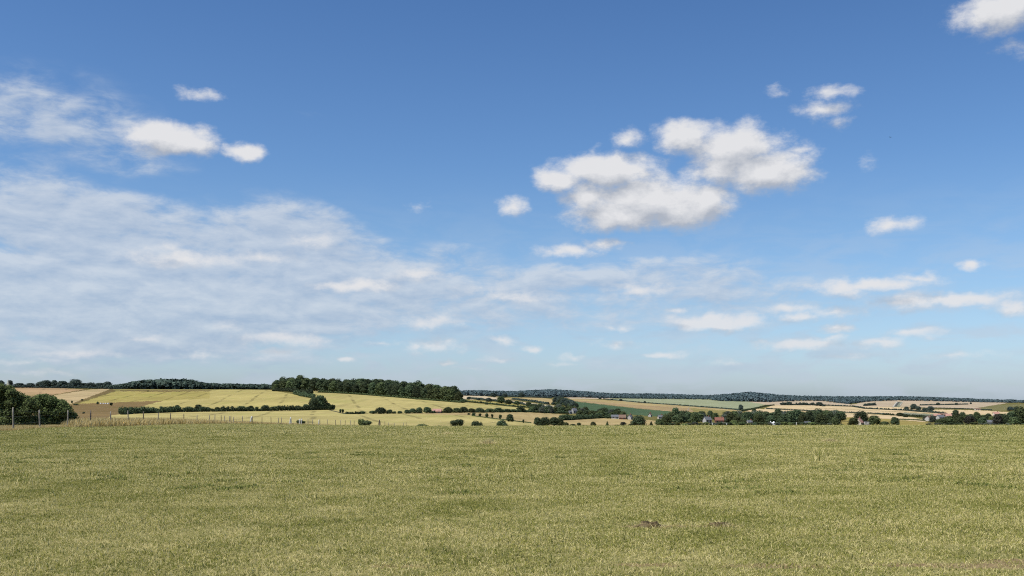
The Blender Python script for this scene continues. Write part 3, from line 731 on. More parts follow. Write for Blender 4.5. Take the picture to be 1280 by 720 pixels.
# bushes rising behind the brow of the pasture
for u, top, w, k, tone, lab in ((571, 523.6, 18, 0, 'dark', 'largest dark dome shaped bush behind the brow of the pasture'), (594, 525, 10, 1, 'dark', 'left half of the twin bush behind the brow'), (601, 526.6, 7, 2, 'dark', 'right half of the twin bush behind the brow'), (628, 523.8, 15, 2, 'dark', 'ragged dark bush right of the twin bush behind the brow')):
    px_bush(u, top, 0, w, lab, tone, k, D=255)
px_bush(549, 531, 0, 10, 'low flat bush left of the largest dome shaped bush', 'mid', 1, D=230)
px_bush(527.5, 529, 0, 17, 'wide low green bush behind the brow right of the fence end', 'mid', 2, D=215)
px_bush(645, 532, 0, 7, 'barely visible low bush top behind the brow', 'mid', 0, D=255); px_bush(656.5, 531, 0, 5.5, 'small dark bush top behind the brow near the clump', 'dark', 1, D=255)
px_bush(452, 522.3, 0, 9, 'upright left stem of the leafy bush by the fence end', 'light', 1, D=185)
px_bush(458, 524.8, 0, 14, 'round leafy green bush beside the last fence posts', 'mid', 0, D=185)
px_bush(376, 524.3, 0, 11.5, 'dark round bush on the fence line behind two pale posts', 'mid', 0, D=163.5)
px_bush(436, 530.7, 0, 8, 'tiny brownish bush at the foot of the fence', 'grey', 2, D=176.5)

# ---- rough corner on the left
for u, top, b, w, lab in ((90, 500.5, 504, 2.6, 'small upright bush at the lower corner of the pale stubble'), (102.6, 498.6, 500.8, 3.2, 'tiny round bush on the bank below the pale stubble'), (122, 501.6, 505.5, 3, 'dark bush left of the white bales'), (139, 503, 507, 3.8, 'round dark bush right of the white bales'), (104.5, 514.5, 517, 3.6, 'brown bush alone in the rough dry corner'), (161.5, 508.3, 509.6, 1.8, 'speck of a bush at the edge of the rough corner'), (185, 488, 489.5, 3, 'small bush on the bank at the top of the barley hill'), (95, 504.5, 506.5, 7, 'low scrubby bush along the ditch on the left')):
    px_bush(u, top, b, w, lab, 'dark', int(u) % 3)

# ---- strips of the middle distance
H = [([(584, 498.3), (600, 499.6), (622, 502), (640, 504), (672, 508.4)], 1.7, 'dark hedge between the pink stubble and the narrow green strip', 411),
     ([(576, 500.6), (584, 502.6), (606, 504.6), (640, 508.3), (680, 511)], 1.5, 'thin dark hedge under the narrow green strip', 412),
     ([(640, 499.5), (664, 502.2), (686, 505.8)], 1.7, 'broken dark hedge below the tan strip field', 413),
     ([(690, 505.6), (704, 507), (720, 509)], 2.4, 'hedge linking the tan strip to the dark diagonal wood', 414),
     ([(700, 525.2), (725, 524.2), (752, 522.6), (790, 524)], 4.2, 'thick green hedge along the top of the small tan field', 415),
     ([(565, 495), (600, 493.2), (636, 496.2), (690, 497.8)], 1.6, 'distant hedge under the ridge forest', 416),
     ([(756, 499.2), (800, 503.4), (860, 507.6), (905, 511), (925, 513)], .9, 'thin dark hedge line under the pale green field', 417),
     ([(927, 514.3), (945, 511), (960, 507.6), (968, 506.8)], 1.1, 'hedge climbing between the pale green field and the orange field', 418),
     ([(958, 511.3), (1000, 513.3), (1080, 516.8), (1110, 518.2)], 1.0, 'hedge line under the orange wheat field', 419),
     ([(1030, 507), (1065, 508.4), (1080, 511), (1130, 513.3), (1180, 517.2)], 1.4, 'long thin hedge across the orange wheat fields', 420),
     ([(976, 506.3), (1000, 506.5), (1030, 507.2)], 2.6, 'bluish hedge with gaps above the orange wheat field', 421),
     ([(1104, 518.8), (1125, 519.6), (1150, 521.6), (1172, 523)], 2.0, 'hedge running down into the right hand village', 422),
     ([(1150, 506.8), (1180, 506.4), (1210, 505.6)], 1.0, 'faint hedge across the far mauve fields', 423),
     ([(1162, 510.3), (1200, 511.2), (1240, 513)], .8, 'faint hedge above the right orange field', 424),
     ([(1080, 507.4), (1095, 506.7)], 2.4, 'small dark thicket on the far mauve hillside', 425),
     ([(1120, 524.5), (1145, 525.4), (1156, 526.2)], .8, 'thin hedge at the edge of the olive field', 426)]
for path, hp, lab, sd in H:
    d = at(*path[0]).y
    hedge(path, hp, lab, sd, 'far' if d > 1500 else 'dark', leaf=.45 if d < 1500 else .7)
def many(lst, name, group=None):
    for it in lst:
        u, top, b, w, tone, k, lab = it[:7]
        px_tree(u, top, b, w, lab, tone, k, name=name, group=group, cone=(len(it) > 7))
many([(586, 496, 499.3, 5, 'far', 1, 'small tree on the pink stubble hedge near the long wood'), (598, 497.3, 500.4, 5, 'far', 0, 'tree left of the middle of the pink stubble hedge'), (611, 497.8, 502.3, 8, 'far', 2, 'wide dark tree midway along the pink stubble hedge'),
      (616.5, 491, 496.6, 8, 'far', 1, 'tall dark tree above the end of the pink stubble field'), (626, 495.5, 504, 10, 'dark', 1, 'large tree between the two pale strips'), (631, 492, 497, 7, 'far', 2, 'far round tree under the ridge left of the tan strip'), (635.5, 500, 505, 10, 'dark', 2, 'spreading tree at the start of the bright strip'),
      (646, 501.5, 506, 8, 'dark', 1, 'round dark tree on the lower edge of the bright strip'), (651.5, 491.5, 497, 8, 'far', 2, 'dark tree at the foot of the ridge above the tan strip'), (661, 502.8, 508.6, 8, 'dark', 1, 'dark tree at the tip of the narrow green strip'), (666, 505, 509.5, 9, 'dark', 0, 'tree over the lower right end of the narrow green strip'),
      (601, 501.5, 504.4, 3, 'dark', 0, 'tiny tree on the thin hedge of the green strip'), (608, 503.7, 505.8, 4, 'dark', 1, 'low tree right of the tiny one on the thin hedge'), (691.5, 503, 506, 4, 'far', 1, 'small tree just left of the dark diagonal wood'), (685, 502.5, 505.9, 4, 'far', 0, 'last tree of the broken hedge under the tan strip'), (573, 495.5, 499.8, 7, 'dark', 1, 'low tree at the right tip of the long wood'), (579, 499, 503.6, 10, 'dark', 2, 'bushy tree below the right tip of the long wood')], 'field_tree')
# diagonal dark wood and the valley wood around the farm
rv = random.Random(21)
for i in range(26):
    f = i/25; u = 697+f*22+rv.uniform(-3, 3); b = 503.5+f*7+rv.uniform(-1.5, 1)
    px_tree(u, b-rv.uniform(7, 9)+f*1.5, b, rv.uniform(7, 10), 'dark tree of the diagonal wood descending toward the farm', 'far' if rv.random() < .6 else 'dark', rv.randrange(4), name='diagonal_wood_tree', group='trees of the diagonal wood')
for i in range(46):
    u = 664+i/45*116+rv.uniform(-2, 2); b = float(np.interp(u, [660, 715, 745, 780], [516, 517.5, 521.5, 523]))-rv.uniform(0, 4)
    px_tree(u, b-rv.uniform(5.5, 8), b, rv.uniform(7, 11), 'tree of the valley wood around the white farmhouse', rv.choice(['dark', 'dark', 'mid', 'mid', 'grey']), rv.randrange(4), name='valley_wood_tree', group='trees of the valley wood')
many([(672, 522, 532.2, 10, 'dark', 1, 'pointed dark tree at the left end of the clump on the brow'), (681, 522.6, 532.3, 14, 'dark', 2, 'second dark tree of the clump on the brow'), (692, 522, 532.5, 13, 'dark', 0, 'tallest green tree of the clump on the brow'), (699.5, 523.5, 532.5, 12, 'mid', 1, 'lighter green tree right of the tallest one of the clump'),
      (704, 520, 525, 9, 'mid', 2, 'tree behind the right end of the clump'), (707, 528.2, 533, 9, 'mid', 2, 'low tree trailing the clump on its right'), (716, 529.8, 533, 8, 'mid', 1, 'low bushy tree first along the small tan field'), (723.5, 528.4, 533, 6, 'dark', 0, 'round little tree second along the small tan field'), (741.5, 527.7, 533, 7.5, 'mid', 2, 'round green tree alone before the small tan field'),
      (779, 527.5, 533, 8, 'copper', 1, 'dark brownish bushy tree before the small tan field'), (798, 521, 532.5, 19, 'dark', 2, 'large dark round tree at the right of the small tan field'), (787.5, 530, 533, 5, 'mid', 1, 'little tree left of the large dark round tree')], 'valley_tree')
px_tree(759, 526.3, 532.6, 4.5, 'small pointed conifer before the small tan field', 'mid', 0, name='conifer', cone=True)
px_tree(814, 526.3, 532.5, 5, 'small pale pointed conifer right of the large dark tree', 'mid', 0, name='conifer', cone=True)
px_bush(771, 530.5, 532.8, 8, 'low bush left of the dark brownish tree', 'dark', 1); px_bush(731, 530.8, 532.8, 8, 'low bush in front of the small tan field', 'mid', 0)
# single trees in far fields
many([(926, 506, 513.3, 6, 'far', 1, 'lone round tree standing in the pale green field'), (942.5, 510.5, 514.3, 5.5, 'dark', 2, 'small round tree at the corner of the orange field'), (750, 496.6, 499, 4, 'far', 1, 'far dark tree left of the pale green field'), (776, 498.8, 501.3, 5, 'far', 2, 'wide small tree at the tip of the pale green field'), (798.5, 501.8, 503.4, 3, 'far', 0, 'left one of three dots of trees under the pale green field'), (806, 501.3, 503.9, 3, 'far', 1, 'middle one of three dots of trees under the pale green field'), (811, 502.8, 504.2, 2.4, 'far', 2, 'right one of three dots of trees under the pale green field'),
      (765, 498.5, 500.3, 3, 'far', 1, 'tiny tree between far fields left of the wide one'), (755, 497.9, 499.3, 2.5, 'far', 0, 'tiny far tree beside the far dark tree'), (986, 502.5, 506.5, 6.5, 'far', 1, 'round tree on the bluish hedge above the orange field'), (979, 503.3, 506.3, 5, 'far', 2, 'smaller tree left of the round one on the bluish hedge'), (1024, 503.2, 507.5, 10, 'far', 2, 'spreading tree at the right end of the bluish hedge'), (1030, 505.5, 508, 4, 'far', 1, 'small tree just below the right end of the bluish hedge')], 'lone_tree')
many([(1133, 508.3, 512, 6, 'far', 1, 'left tree of the clump on the far orange slope'), (1142.5, 505.3, 512.5, 9, 'far', 0, 'peaked tallest tree of the clump on the far orange slope'), (1148, 508, 513, 7, 'far', 1, 'tree right of the peaked one on the far orange slope'), (1156, 510, 513.5, 7, 'far', 2, 'low tree between two crowns on the far orange slope'), (1163, 508.4, 514, 9, 'far', 2, 'broad right hand tree of the clump on the far orange slope'),
      (1172.5, 503.3, 506.6, 5, 'far', 1, 'small dark tree on the far mauve field'), (1195.5, 503.8, 506.3, 5, 'far', 2, 'low dark tree on the far mauve field further right'), (1213.5, 503, 505.3, 2.4, 'far', 0, 'tiny tree at the end of the mauve hedge'), (1263, 508.8, 513.5, 8, 'far', 2, 'left tree of the far clump above the right village'), (1270, 509.3, 513.8, 9, 'far', 1, 'right tree of the far clump above the right village'),
      (1125, 516, 520.5, 9, 'dark', 1, 'peaked tree on the hedge leading to the village'), (1132, 518, 521.5, 7, 'dark', 2, 'tree right of the peaked one on the village hedge')], 'far_field_tree')

# ---- the village belt of trees
belt = [(844.5, 510, 527, 11, 'dark', 3, 'tall narrow dark tree at the left of the village'), (833, 519, 531.5, 14, 'mid', 2, 'broad green tree in front of the narrow dark tree'), (824, 524, 532, 11, 'mid', 1, 'low green tree left of the village belt'), (852, 517, 530, 10, 'dark', 0, 'dark tree right of the tall narrow one'), (860, 515.5, 529, 12, 'dark', 1, 'rounded dark tree in the left of the village belt'), (868, 517, 530, 12, 'mid', 2, 'green tree behind the grey roofed house on its left'),
 (877, 514.5, 526, 12, 'dark', 1, 'dark tree rising behind the grey roofed house'), (888, 514, 524.5, 8, 'dark', 0, 'pointed dark tree over the white gable'), (894, 516.3, 525, 9, 'mid', 1, 'green tree between the grey roof and the red roof'), (906, 519.5, 527, 11, 'mid', 2, 'tree right behind the red roofed house'), (914, 518.5, 527, 10, 'dark', 0, 'dark little tree right of the red roofed house'), (921, 521, 531, 13, 'mid', 1, 'round mid green tree right of the red roofed house'), (917, 526, 531.8, 11, 'light', 2, 'bright yellow green tree right of the red roofed house'),
 (934, 515.5, 530, 15, 'dark', 1, 'very dark round tree in the middle of the village belt'), (929, 524, 531.8, 10, 'mid', 0, 'low tree at the foot of the very dark round tree'), (948, 518.5, 531, 15, 'mid', 2, 'wide green tree between the dark tree and the white tent'), (957, 515.5, 530, 13, 'dark', 1, 'rounded tree behind the white tent'), (963, 520, 531.2, 13, 'dark', 0, 'lower tree above the white tent'), (972.5, 511.8, 529, 11, 'dark', 1, 'tall round headed tree right of the white tent'), (978, 519, 531.6, 13, 'dark', 2, 'lower grey green tree under the round headed one'),
 (988, 515, 531, 14, 'dark', 0, 'broad dark tree left of the pale post'), (996, 512.6, 530.5, 14, 'dark', 1, 'tall domed tree at the centre of the right belt'), (1003, 518.5, 531.6, 11, 'mid', 2, 'lower tree below the gap in the right belt'), (1011, 514, 531, 14, 'dark', 1, 'dark tree right of the gap in the right belt'), (1023, 513.3, 530.5, 15, 'dark', 2, 'widest dark tree of the right belt'), (1027, 518, 531.8, 15, 'mid', 0, 'green tree in front of the widest dark tree'), (1037, 515.8, 531, 11, 'dark', 1, 'bronze tinged tree near the end of the right belt'), (1046.5, 516.5, 531.4, 9, 'dark', 3, 'upright tree at the end of the right belt'), (1043, 523, 532, 11, 'mid', 2, 'low tree at the end of the right belt'),
 (1076, 516, 531, 20, 'dark', 2, 'big domed tree left of the pink gabled house'), (1067, 522.5, 532, 13, 'mid', 1, 'lower tree at the left foot of the big domed tree'), (1093, 520, 531.6, 15, 'mid', 1, 'bushy green tree behind the white trailer'), (1106, 527.3, 532, 13, 'mid', 2, 'low wide tree right of the bushy green one'), (1118.5, 521.7, 531.8, 11, 'dark', 1, 'compact dark tree alone at the olive field'),
 (1158, 519.5, 526, 9, 'grey', 1, 'greyish tree among the village houses on the right'), (1166, 520.5, 528, 9, 'grey', 2, 'grey green tree below the village roofs'), (1194.5, 512.8, 524, 9, 'dark', 1, 'tall dark round tree above the right village'), (1203, 516, 524, 9, 'dark', 2, 'dark tree right of the tall round village tree'), (1221, 515.3, 528, 9.5, 'mid', 1, 'round topped green tree over the right village'), (1214, 518, 526, 9, 'dark', 0, 'tree between the dark and the round topped village trees'), (1211.5, 520.5, 530, 13, 'copper', 2, 'dark bronze tinged tree in the right village'),
 (1176, 524, 531.3, 13, 'mid', 2, 'left green tree of the low bank of trees in the right village'), (1186, 522.5, 531.3, 14, 'mid', 1, 'middle green tree of the low bank of trees in the right village'), (1197, 522.8, 531.3, 13, 'mid', 2, 'right green tree of the low bank of trees in the right village'), (1228, 522, 531, 11, 'dark', 1, 'dark low tree right of the round topped one'), (1235, 517.5, 528, 9, 'dark', 0, 'upright tree left of the long grey roof'), (1240, 521.5, 530, 10, 'light', 2, 'yellowish tree above the long grey roof'), (1247, 518.5, 531, 12, 'copper', 1, 'reddish dark tree right of the yellowish one'), (1256, 519, 531, 12, 'dark', 2, 'dark tree left of the great trees at the picture edge'), (1264, 515, 531, 14, 'dark', 1, 'left one of the great trees at the right picture edge'), (1274, 511, 531, 18, 'mid', 2, 'highest of the great trees at the right picture edge'), (1286, 509.5, 531, 20, 'dark', 1, 'great tree cut by the right picture edge'), (1268, 522, 532, 14, 'mid', 0, 'lower green tree in front of the great trees on the right')]
many(belt, 'village_tree')
for i in range(74):
    u = 839+i/73*212+rv.uniform(-2, 2); b = rv.uniform(524, 529.5)
    if 880 < u < 906: continue
    px_tree(u, max(514.8 if u < 960 else 514, b-rv.uniform(9, 13)), b, rv.uniform(10, 15), 'tree in the crowded village belt beyond the pasture', rv.choice(['dark', 'dark', 'dark', 'mid', 'mid', 'grey']), rv.randrange(4), name='belt_tree', group='crowded trees of the village belt')
for i in range(16):
    u = 1182+i*6.6+rv.uniform(-2, 2); b = rv.uniform(526, 530)
    px_tree(u, b-rv.uniform(6, 9), b, rv.uniform(8, 13), 'tree in the crowded right hand village', rv.choice(['dark', 'mid', 'mid', 'grey']), rv.randrange(4), name='belt_tree', group='crowded trees of the right village')
for i in range(30):
    u = 840+i*7.3+rv.uniform(-2, 2)
    if 1050 < u: continue
    px_bush(u, 531.6-rv.uniform(2.5, 5), 532, rv.uniform(7, 11), 'low garden bush at the foot of the village tree belt', rv.choice(['mid', 'dark', 'light', 'grey']), i, group='garden bushes below the village belt', name='garden_bush')
for i in range(14):
    px_bush(1162+i*9+rv.uniform(-2, 2), 531.4-rv.uniform(2, 4), 531.7, rv.uniform(7, 11), 'low bush along the front of the right hand village', rv.choice(['mid', 'dark', 'grey']), i, group='bushes in front of the right village', name='garden_bush')

# ------------------------------------------------------------------ houses and other built things
def box(bm, x0, x1, y0, y1, z0, z1, mi=0):
    v = [bm.verts.new((x, y, z)) for z in (z0, z1) for y in (y0, y1) for x in (x0, x1)]
    for f in ((0, 1, 3, 2), (4, 5, 7, 6), (0, 1, 5, 4), (2, 3, 7, 6), (0, 2, 6, 4), (1, 3, 7, 5)):
        bm.faces.new([v[i] for i in f]).material_index = mi

M = {'white': simple('white_render', (.42, .41, .39), .08, 1.0), 'cream': simple('cream_render', (.55, .50, .42), .1, 1.0), 'brick': simple('red_brick', (.26, .12, .08), .25, 8.0), 'red_tile': simple('red_roof_tiles', (.22, .10, .075), .25, 4.0),
     'pink_tile': simple('faded_pink_roof', (.42, .24, .19), .2, 2.0), 'slate': simple('grey_slate', (.14, .145, .155), .25, 4.0), 'brown_tile': simple('brown_roof_tiles', (.20, .135, .10), .25, 4.0), 'glass': simple('window_glass', (.03, .035, .04), .1, 1.0, .15), 'door': simple('painted_door', (.08, .10, .09), .1),
     'canvas': simple('white_canvas', (.80, .80, .80), .05, .5), 'wood': simple('weathered_wood', (.25, .225, .185), .35, 12.0), 'wood_dark': simple('dark_weathered_wood', (.13, .105, .08), .35, 12.0), 'wire': simple('galvanised_wire', (.25, .25, .25), .1, 1.0, .5), 'rubber': simple('black_rubber', (.02, .02, .02)), 'pale_copper': simple('pale_spire_cladding', (.42, .44, .36), .15, 1.0), 'soil': simple('crumbly_soil', (.10, .075, .038), .8, 25.0), 'straw': simple('straw', (.56, .47, .23), .3, 20.0), 'dark': simple('dark_feathers', (.02, .02, .025)), 'plastic': simple('white_bale_wrap', (.75, .75, .74), .05), 'asphalt': simple('road_asphalt', (.06, .06, .06)), 'chalk': simple('chalk_surface', (.44, .41, .36), .15, .3), 'verge_path': simple('worn_path', (.30, .25, .17), .15, .3), 'stone': simple('pale_stone', (.55, .53, .48), .2, 20)}

def house(u, b, w, d, hw, hr, rz, wall, roof, label, name='house', cat='house', chimney=True, D=None):
    """gabled house, w long, d deep, eaves hw, roof rise hr (metres)"""
    p = atD(u, D) if D else at(u, b)
    t = empty(name, p-Vector((0, 0, .2)), rz); tag(t, label, cat)
    bm = bmesh.new()
    a, c = w/2, d/2
    vs = [bm.verts.new(q) for q in ((-a, -c, 0), (a, -c, 0), (a, c, 0), (-a, c, 0), (-a, -c, hw), (a, -c, hw), (a, c, hw), (-a, c, hw), (-a, 0, hw+hr), (a, 0, hw+hr))]
    for f in ((0, 1, 5, 4), (2, 3, 7, 6), (1, 2, 6, 9, 5), (3, 0, 4, 8, 7), (4, 5, 9, 8), (6, 7, 8, 9)): bm.faces.new([vs[i] for i in f])
    link('wall', bm_mesh('wall', bm, M[wall]), t)
    bm = bmesh.new(); e = .35; th = .18
    for s in (-1, 1):
        y1 = s*(c+e); z1 = hw-e*hr/c
        q = [(-a-e, y1, z1+.03), (a+e, y1, z1+.03), (a+e, 0, hw+hr+.03), (-a-e, 0, hw+hr+.03)]
        lo = [bm.verts.new(x) for x in q]; hi = [bm.verts.new((x[0], x[1], x[2]+th)) for x in q]
        bm.faces.new(lo); bm.faces.new(hi)
        for i in range(4): bm.faces.new((lo[i], lo[(i+1) % 4], hi[(i+1) % 4], hi[i]))
    ro = link('roof', bm_mesh('roof', bm, M[roof]), t)
    if chimney:
        bm = bmesh.new(); box(bm, a*.6-.4, a*.6+.4, -.35, .35, hw+hr-.5, hw+hr+1.1); link('chimney', bm_mesh('chimney', bm, M['brick']), ro)
    nwin = max(2, int(w/3))
    for i in range(nwin):
        x = -a+w*(i+.5)/nwin
        if i == nwin//2:
            bm = bmesh.new(); box(bm, x-.5, x+.5, -c-.05, -c+.1, 0, 2.1); link('door', bm_mesh('door', bm, M['door']), t)
        else:
            bm = bmesh.new(); box(bm, x-.6, x+.6, -c-.04, -c+.1, 1.0, 2.2); link('window', bm_mesh('window', bm, M['glass']), t)
    bm = bmesh.new(); box(bm, a-.1, a+.04, -.5, .5, 1.1, 2.2); link('window', bm_mesh('window', bm, M['glass']), t)
    return t

house(546.5, 516.4, 6.4, 4.5, 1.6, 1.7, R(-6), 'brown_tile', 'pink_tile', 'small barn with a faded pink roof in the hedge line', 'barn', 'barn', False)
house(717.5, 516.8, 5.0, 4.5, 3.2, 2.2, R(35), 'white', 'slate', 'white gabled farmhouse in the valley wood')
house(712.5, 517.3, 3.0, 2.6, 2.0, 1.2, R(35), 'white', 'slate', 'small white outbuilding left of the white farmhouse', 'shed', 'shed', False)
house(769, 523.4, 6.4, 4.5, 2.0, 1.5, R(-5), 'white', 'slate', 'long low white shed with a grey roof at the small tan field', 'shed', 'shed', False)
house(778, 524.2, 5.6, 4.5, 1.8, 2.2, R(-8), 'brick', 'brown_tile', 'low brown roofed farm building beside the white shed', 'farm_building', 'barn', False)
house(787.5, 524.4, 4.4, 3.6, 2.2, 2.0, R(60), 'white', 'slate', 'white gable end house right of the brown farm building')
house(812.5, 521.2, 2.6, 3.0, 2.2, 1.5, R(60), 'white', 'brown_tile', 'tall white gable among dark trees below the bean field')
house(825.5, 523.6, 4.4, 3.6, 2.0, 1.6, R(10), 'cream', 'slate', 'pale low house left of the tall narrow dark tree')
house(884, 528.4, 5.8, 4.6, 2.6, 2.4, R(28), 'white', 'slate', 'village house with a dark grey roof and white gable')
house(899, 529.0, 6.8, 5.0, 2.6, 2.2, R(-6), 'brick', 'red_tile', 'village house with a bright red tiled roof')
house(937, 530.4, 4.2, 3.4, 1.8, 1.4, R(15), 'cream', 'slate', 'pale low cottage at the foot of the very dark tree', 'cottage', 'house')
house(1074, 531.6, 4.6, 4.2, 2.4, 2.8, R(50), 'cream', 'pink_tile', 'house with a steep pink roof beside the big domed tree')
house(1009, 531.9, 4.5, 4, 1.4, 1.4, R(20), 'cream', 'slate', 'pale stone shed at the foot of the right belt', 'shed', 'shed', False)
for u, b, rz, wall, roof, lab in ((1161.5, 526.2, 40, 'white', 'brown_tile', 'white house at the left of the right hand village'), (1171, 522.6, -10, 'cream', 'pink_tile', 'upper pink roofed house of the right hand village'), (1175.5, 524.4, 20, 'white', 'slate', 'white walled house in the middle of the right village roofs'), (1180, 521.2, 5, 'brick', 'brown_tile', 'brown roofed house behind the right village'), (1186.5, 522.6, -20, 'cream', 'pink_tile', 'pinkish house near the tall dark round tree'), (1191, 521.4, 55, 'white', 'slate', 'house with a lit white gable left of the tall dark round tree'), (1245, 519.5, 0, 'cream', 'pink_tile', 'small pink roofed house behind the reddish tree')):
    house(u, b, 7.5, 5.5, 2.8, 2.4, R(rz), wall, roof, lab)
house(1239, 530.4, 11, 5, 1.8, 1.6, R(-4), 'white', 'slate', 'long low building with a grey roof in the right village', 'long_building', 'building', False)
house(1222, 513, 9, 6, 2.2, 2, 0, 'cream', 'brown_tile', 'far farm shed by the right orange field', 'shed', 'shed', False)

def marquee(u, b):
    p = at(u, b); t = empty('marquee', p, R(12)); tag(t, 'white peaked canvas tent in front of the village trees', 'tent')
    bm = bmesh.new(); w, d = 2.6, 1.8
    for k, cx in enumerate((-1.3, 1.3)):
        c = [bm.verts.new((cx+sx*1.3, sy*d, 1.5)) for sx, sy in ((-1, -1), (1, -1), (1, 1), (-1, 1))]
        m_ = [bm.verts.new((cx+sx*.4, sy*.55, 2.05)) for sx, sy in ((-1, -1), (1, -1), (1, 1), (-1, 1))]
        a = bm.verts.new((cx, 0, 3.0))
        for i in range(4):
            bm.faces.new((c[i], c[(i+1) % 4], m_[(i+1) % 4], m_[i])); bm.faces.new((m_[i], m_[(i+1) % 4], a))
    link('canopy', bm_mesh('canopy', bm, M['canvas']), t)
    bm = bmesh.new(); box(bm, -w, w, -d, d, 0, 1.497); link('tent_wall', bm_mesh('tent_wall', bm, M['canvas']), t)
marquee(965.2, 531.4)

def trailer(u, b):
    p = at(u, b); t = empty('caravan', p, R(-8)); tag(t, 'white caravan parked below the bushy green tree', 'caravan')
    bm = bmesh.new(); prof = [(-2.4, .5), (2.2, .5), (2.5, 1.2), (2.3, 2.2), (1.9, 2.5), (-2.1, 2.5), (-2.5, 2.0)]
    f = [bm.verts.new((x, -1, z)) for x, z in prof]; k = [bm.verts.new((x, 1, z)) for x, z in prof]
    bm.faces.new(f); bm.faces.new(k)
    for i in range(len(prof)): bm.faces.new((f[i], f[(i+1) % 7], k[(i+1) % 7], k[i]))
    link('body', bm_mesh('body', bm, M['white']), t)
    for x in (-1.3, 1.0):
        bm = bmesh.new(); box(bm, x-.5, x+.5, -1.02, -.95, 1.4, 2.0); link('window', bm_mesh('window', bm, M['glass']), t)
    for s in (-1, 1):
        bm = bmesh.new(); bmesh.ops.create_cone(bm, cap_ends=True, segments=16, radius1=.35, radius2=.35, depth=.2, matrix=Matrix.Translation((0, s*.9, .35)) @ Matrix.Rotation(R(90), 4, 'X'))
        link('wheel', bm_mesh('wheel', bm, M['rubber']), t)
trailer(1084.7, 531.6)

# pale spire on the left skyline
p = atD(10, 1400); t = empty('church_tower', p-Vector((0, 0, .5))); tag(t, 'pale pointed spire showing above the large bush on the left', 'spire')
bm = bmesh.new(); box(bm, -1.6, 1.6, -1.6, 1.6, 0, 5.5); link('tower', bm_mesh('tower', bm, M['pale_copper']), t)
bm = bmesh.new(); bmesh.ops.create_cone(bm, cap_ends=True, segments=8, radius1=1.7, radius2=.06, depth=6.6, matrix=Matrix.Translation((0, 0, 8.79))); link('spire', bm_mesh('spire', bm, M['pale_copper']), t)

# white wrapped bales
for i, u in enumerate((126, 129.3, 132, 135.2)):
    bm = bmesh.new(); bmesh.ops.create_cone(bm, cap_ends=True, segments=20, radius1=.62, radius2=.62, depth=1.25, matrix=Matrix.Translation((0, 0, .55)) @ Matrix.Rotation(R(90), 4, 'Y'))
    bmesh.ops.bevel(bm, geom=[e for e in bm.edges if len(e.link_faces) == 2 and e.calc_face_angle() > 1], offset=.1, segments=2, affect='EDGES')
    tag(link('wrapped_bale', bm_mesh('wrapped_bale', bm, M['plastic'], True), None, at(u, 505.2), R(i*17)), 'white wrapped bale lying between two dark bushes in the rough corner', 'bale', 'white bales in the rough corner')

# chalk track and road stripe on the far hillside
def path(name, line, width, m, lift=.12):
    P = []
    for (u0, r0), (u1, r1) in zip(line[:-1], line[1:]):
        for k in range(24): P.append(at(u0+(u1-u0)*k/24, r0+(r1-r0)*k/24))
    V, Fc = [], []
    for i, q in enumerate(P):
        d = (P[min(i+1, len(P)-1)]-P[max(i-1, 0)]); s = Vector((d.y, -d.x, 0)).normalized()*width/2
        for e in (-1, 1):
            w = q+s*e; V.append((w.x, w.y, float(ground_z(w.x, w.y))+lift))
        if i: Fc.append((2*i-2, 2*i-1, 2*i+1, 2*i))
    tag(link(name, np_mesh(name, V, Fc, [4]*len(Fc), [m])), kind='structure')
path('chalk_track', [(1116.4, 508.8), (1118.6, 505.5), (1121.6, 502.3)], 2.4, M['chalk'], .3)
path('chalk_track', [(1124.8, 507), (1126.4, 504.5), (1129, 502)], 1.6, M['chalk'], .3)
path('farm_track', [(1119.5, 508), (1121.5, 505), (1124.5, 502.2)], 3.0, M['asphalt'], .3)
path('farm_track', [(412, 512.6), (424, 515.6), (432, 517.6)], 2.2, field_mat('track_soil', (.11, .10, .06)), .12)
path('farm_track', [(859.8, 513.6), (860.4, 510.6), (861.5, 509)], 1.2, M['verge_path'], .2)

# ---- the wire fence
fr_ = random.Random(4)
fence = empty('wire_fence', atD(17, 54.5)); tag(fence, 'post and wire fence receding along the left edge of the pasture', 'fence'); F0 = fence.location.copy()
def post(u, hpx_or_m, r=.055, lean=(0, 0), mat='wood', D=None, label=None):
    D = D or float(np.interp(u, fence_u, fence_d)); p = atD(u, D); h = hpx_or_m
    bm = bmesh.new(); n = 9; rings = []
    for k in range(6):
        f = k/5; z = -.25+(h+.25)*f; rr = r*(1+.06*math.sin(k*2.1+u))*(1 if k < 5 else .9)
        rings.append([bm.verts.new((lean[0]*f*h+math.cos(j*6.2832/n)*rr*(1+.07*math.sin(j*2+u)), lean[1]*f*h+math.sin(j*6.2832/n)*rr, z+(.03*math.cos(j*.7+u) if k == 5 else 0))) for j in range(n)])
    for a, b in zip(rings[:-1], rings[1:]):
        for j in range(n): bm.faces.new((a[j], a[(j+1) % n], b[(j+1) % n], b[j]))
    bm.faces.new(rings[-1])
    o = link('post', bm_mesh('post', bm, M[mat], True), fence, p-F0)
    if label: o['label'] = label
    return p, h
tops = []
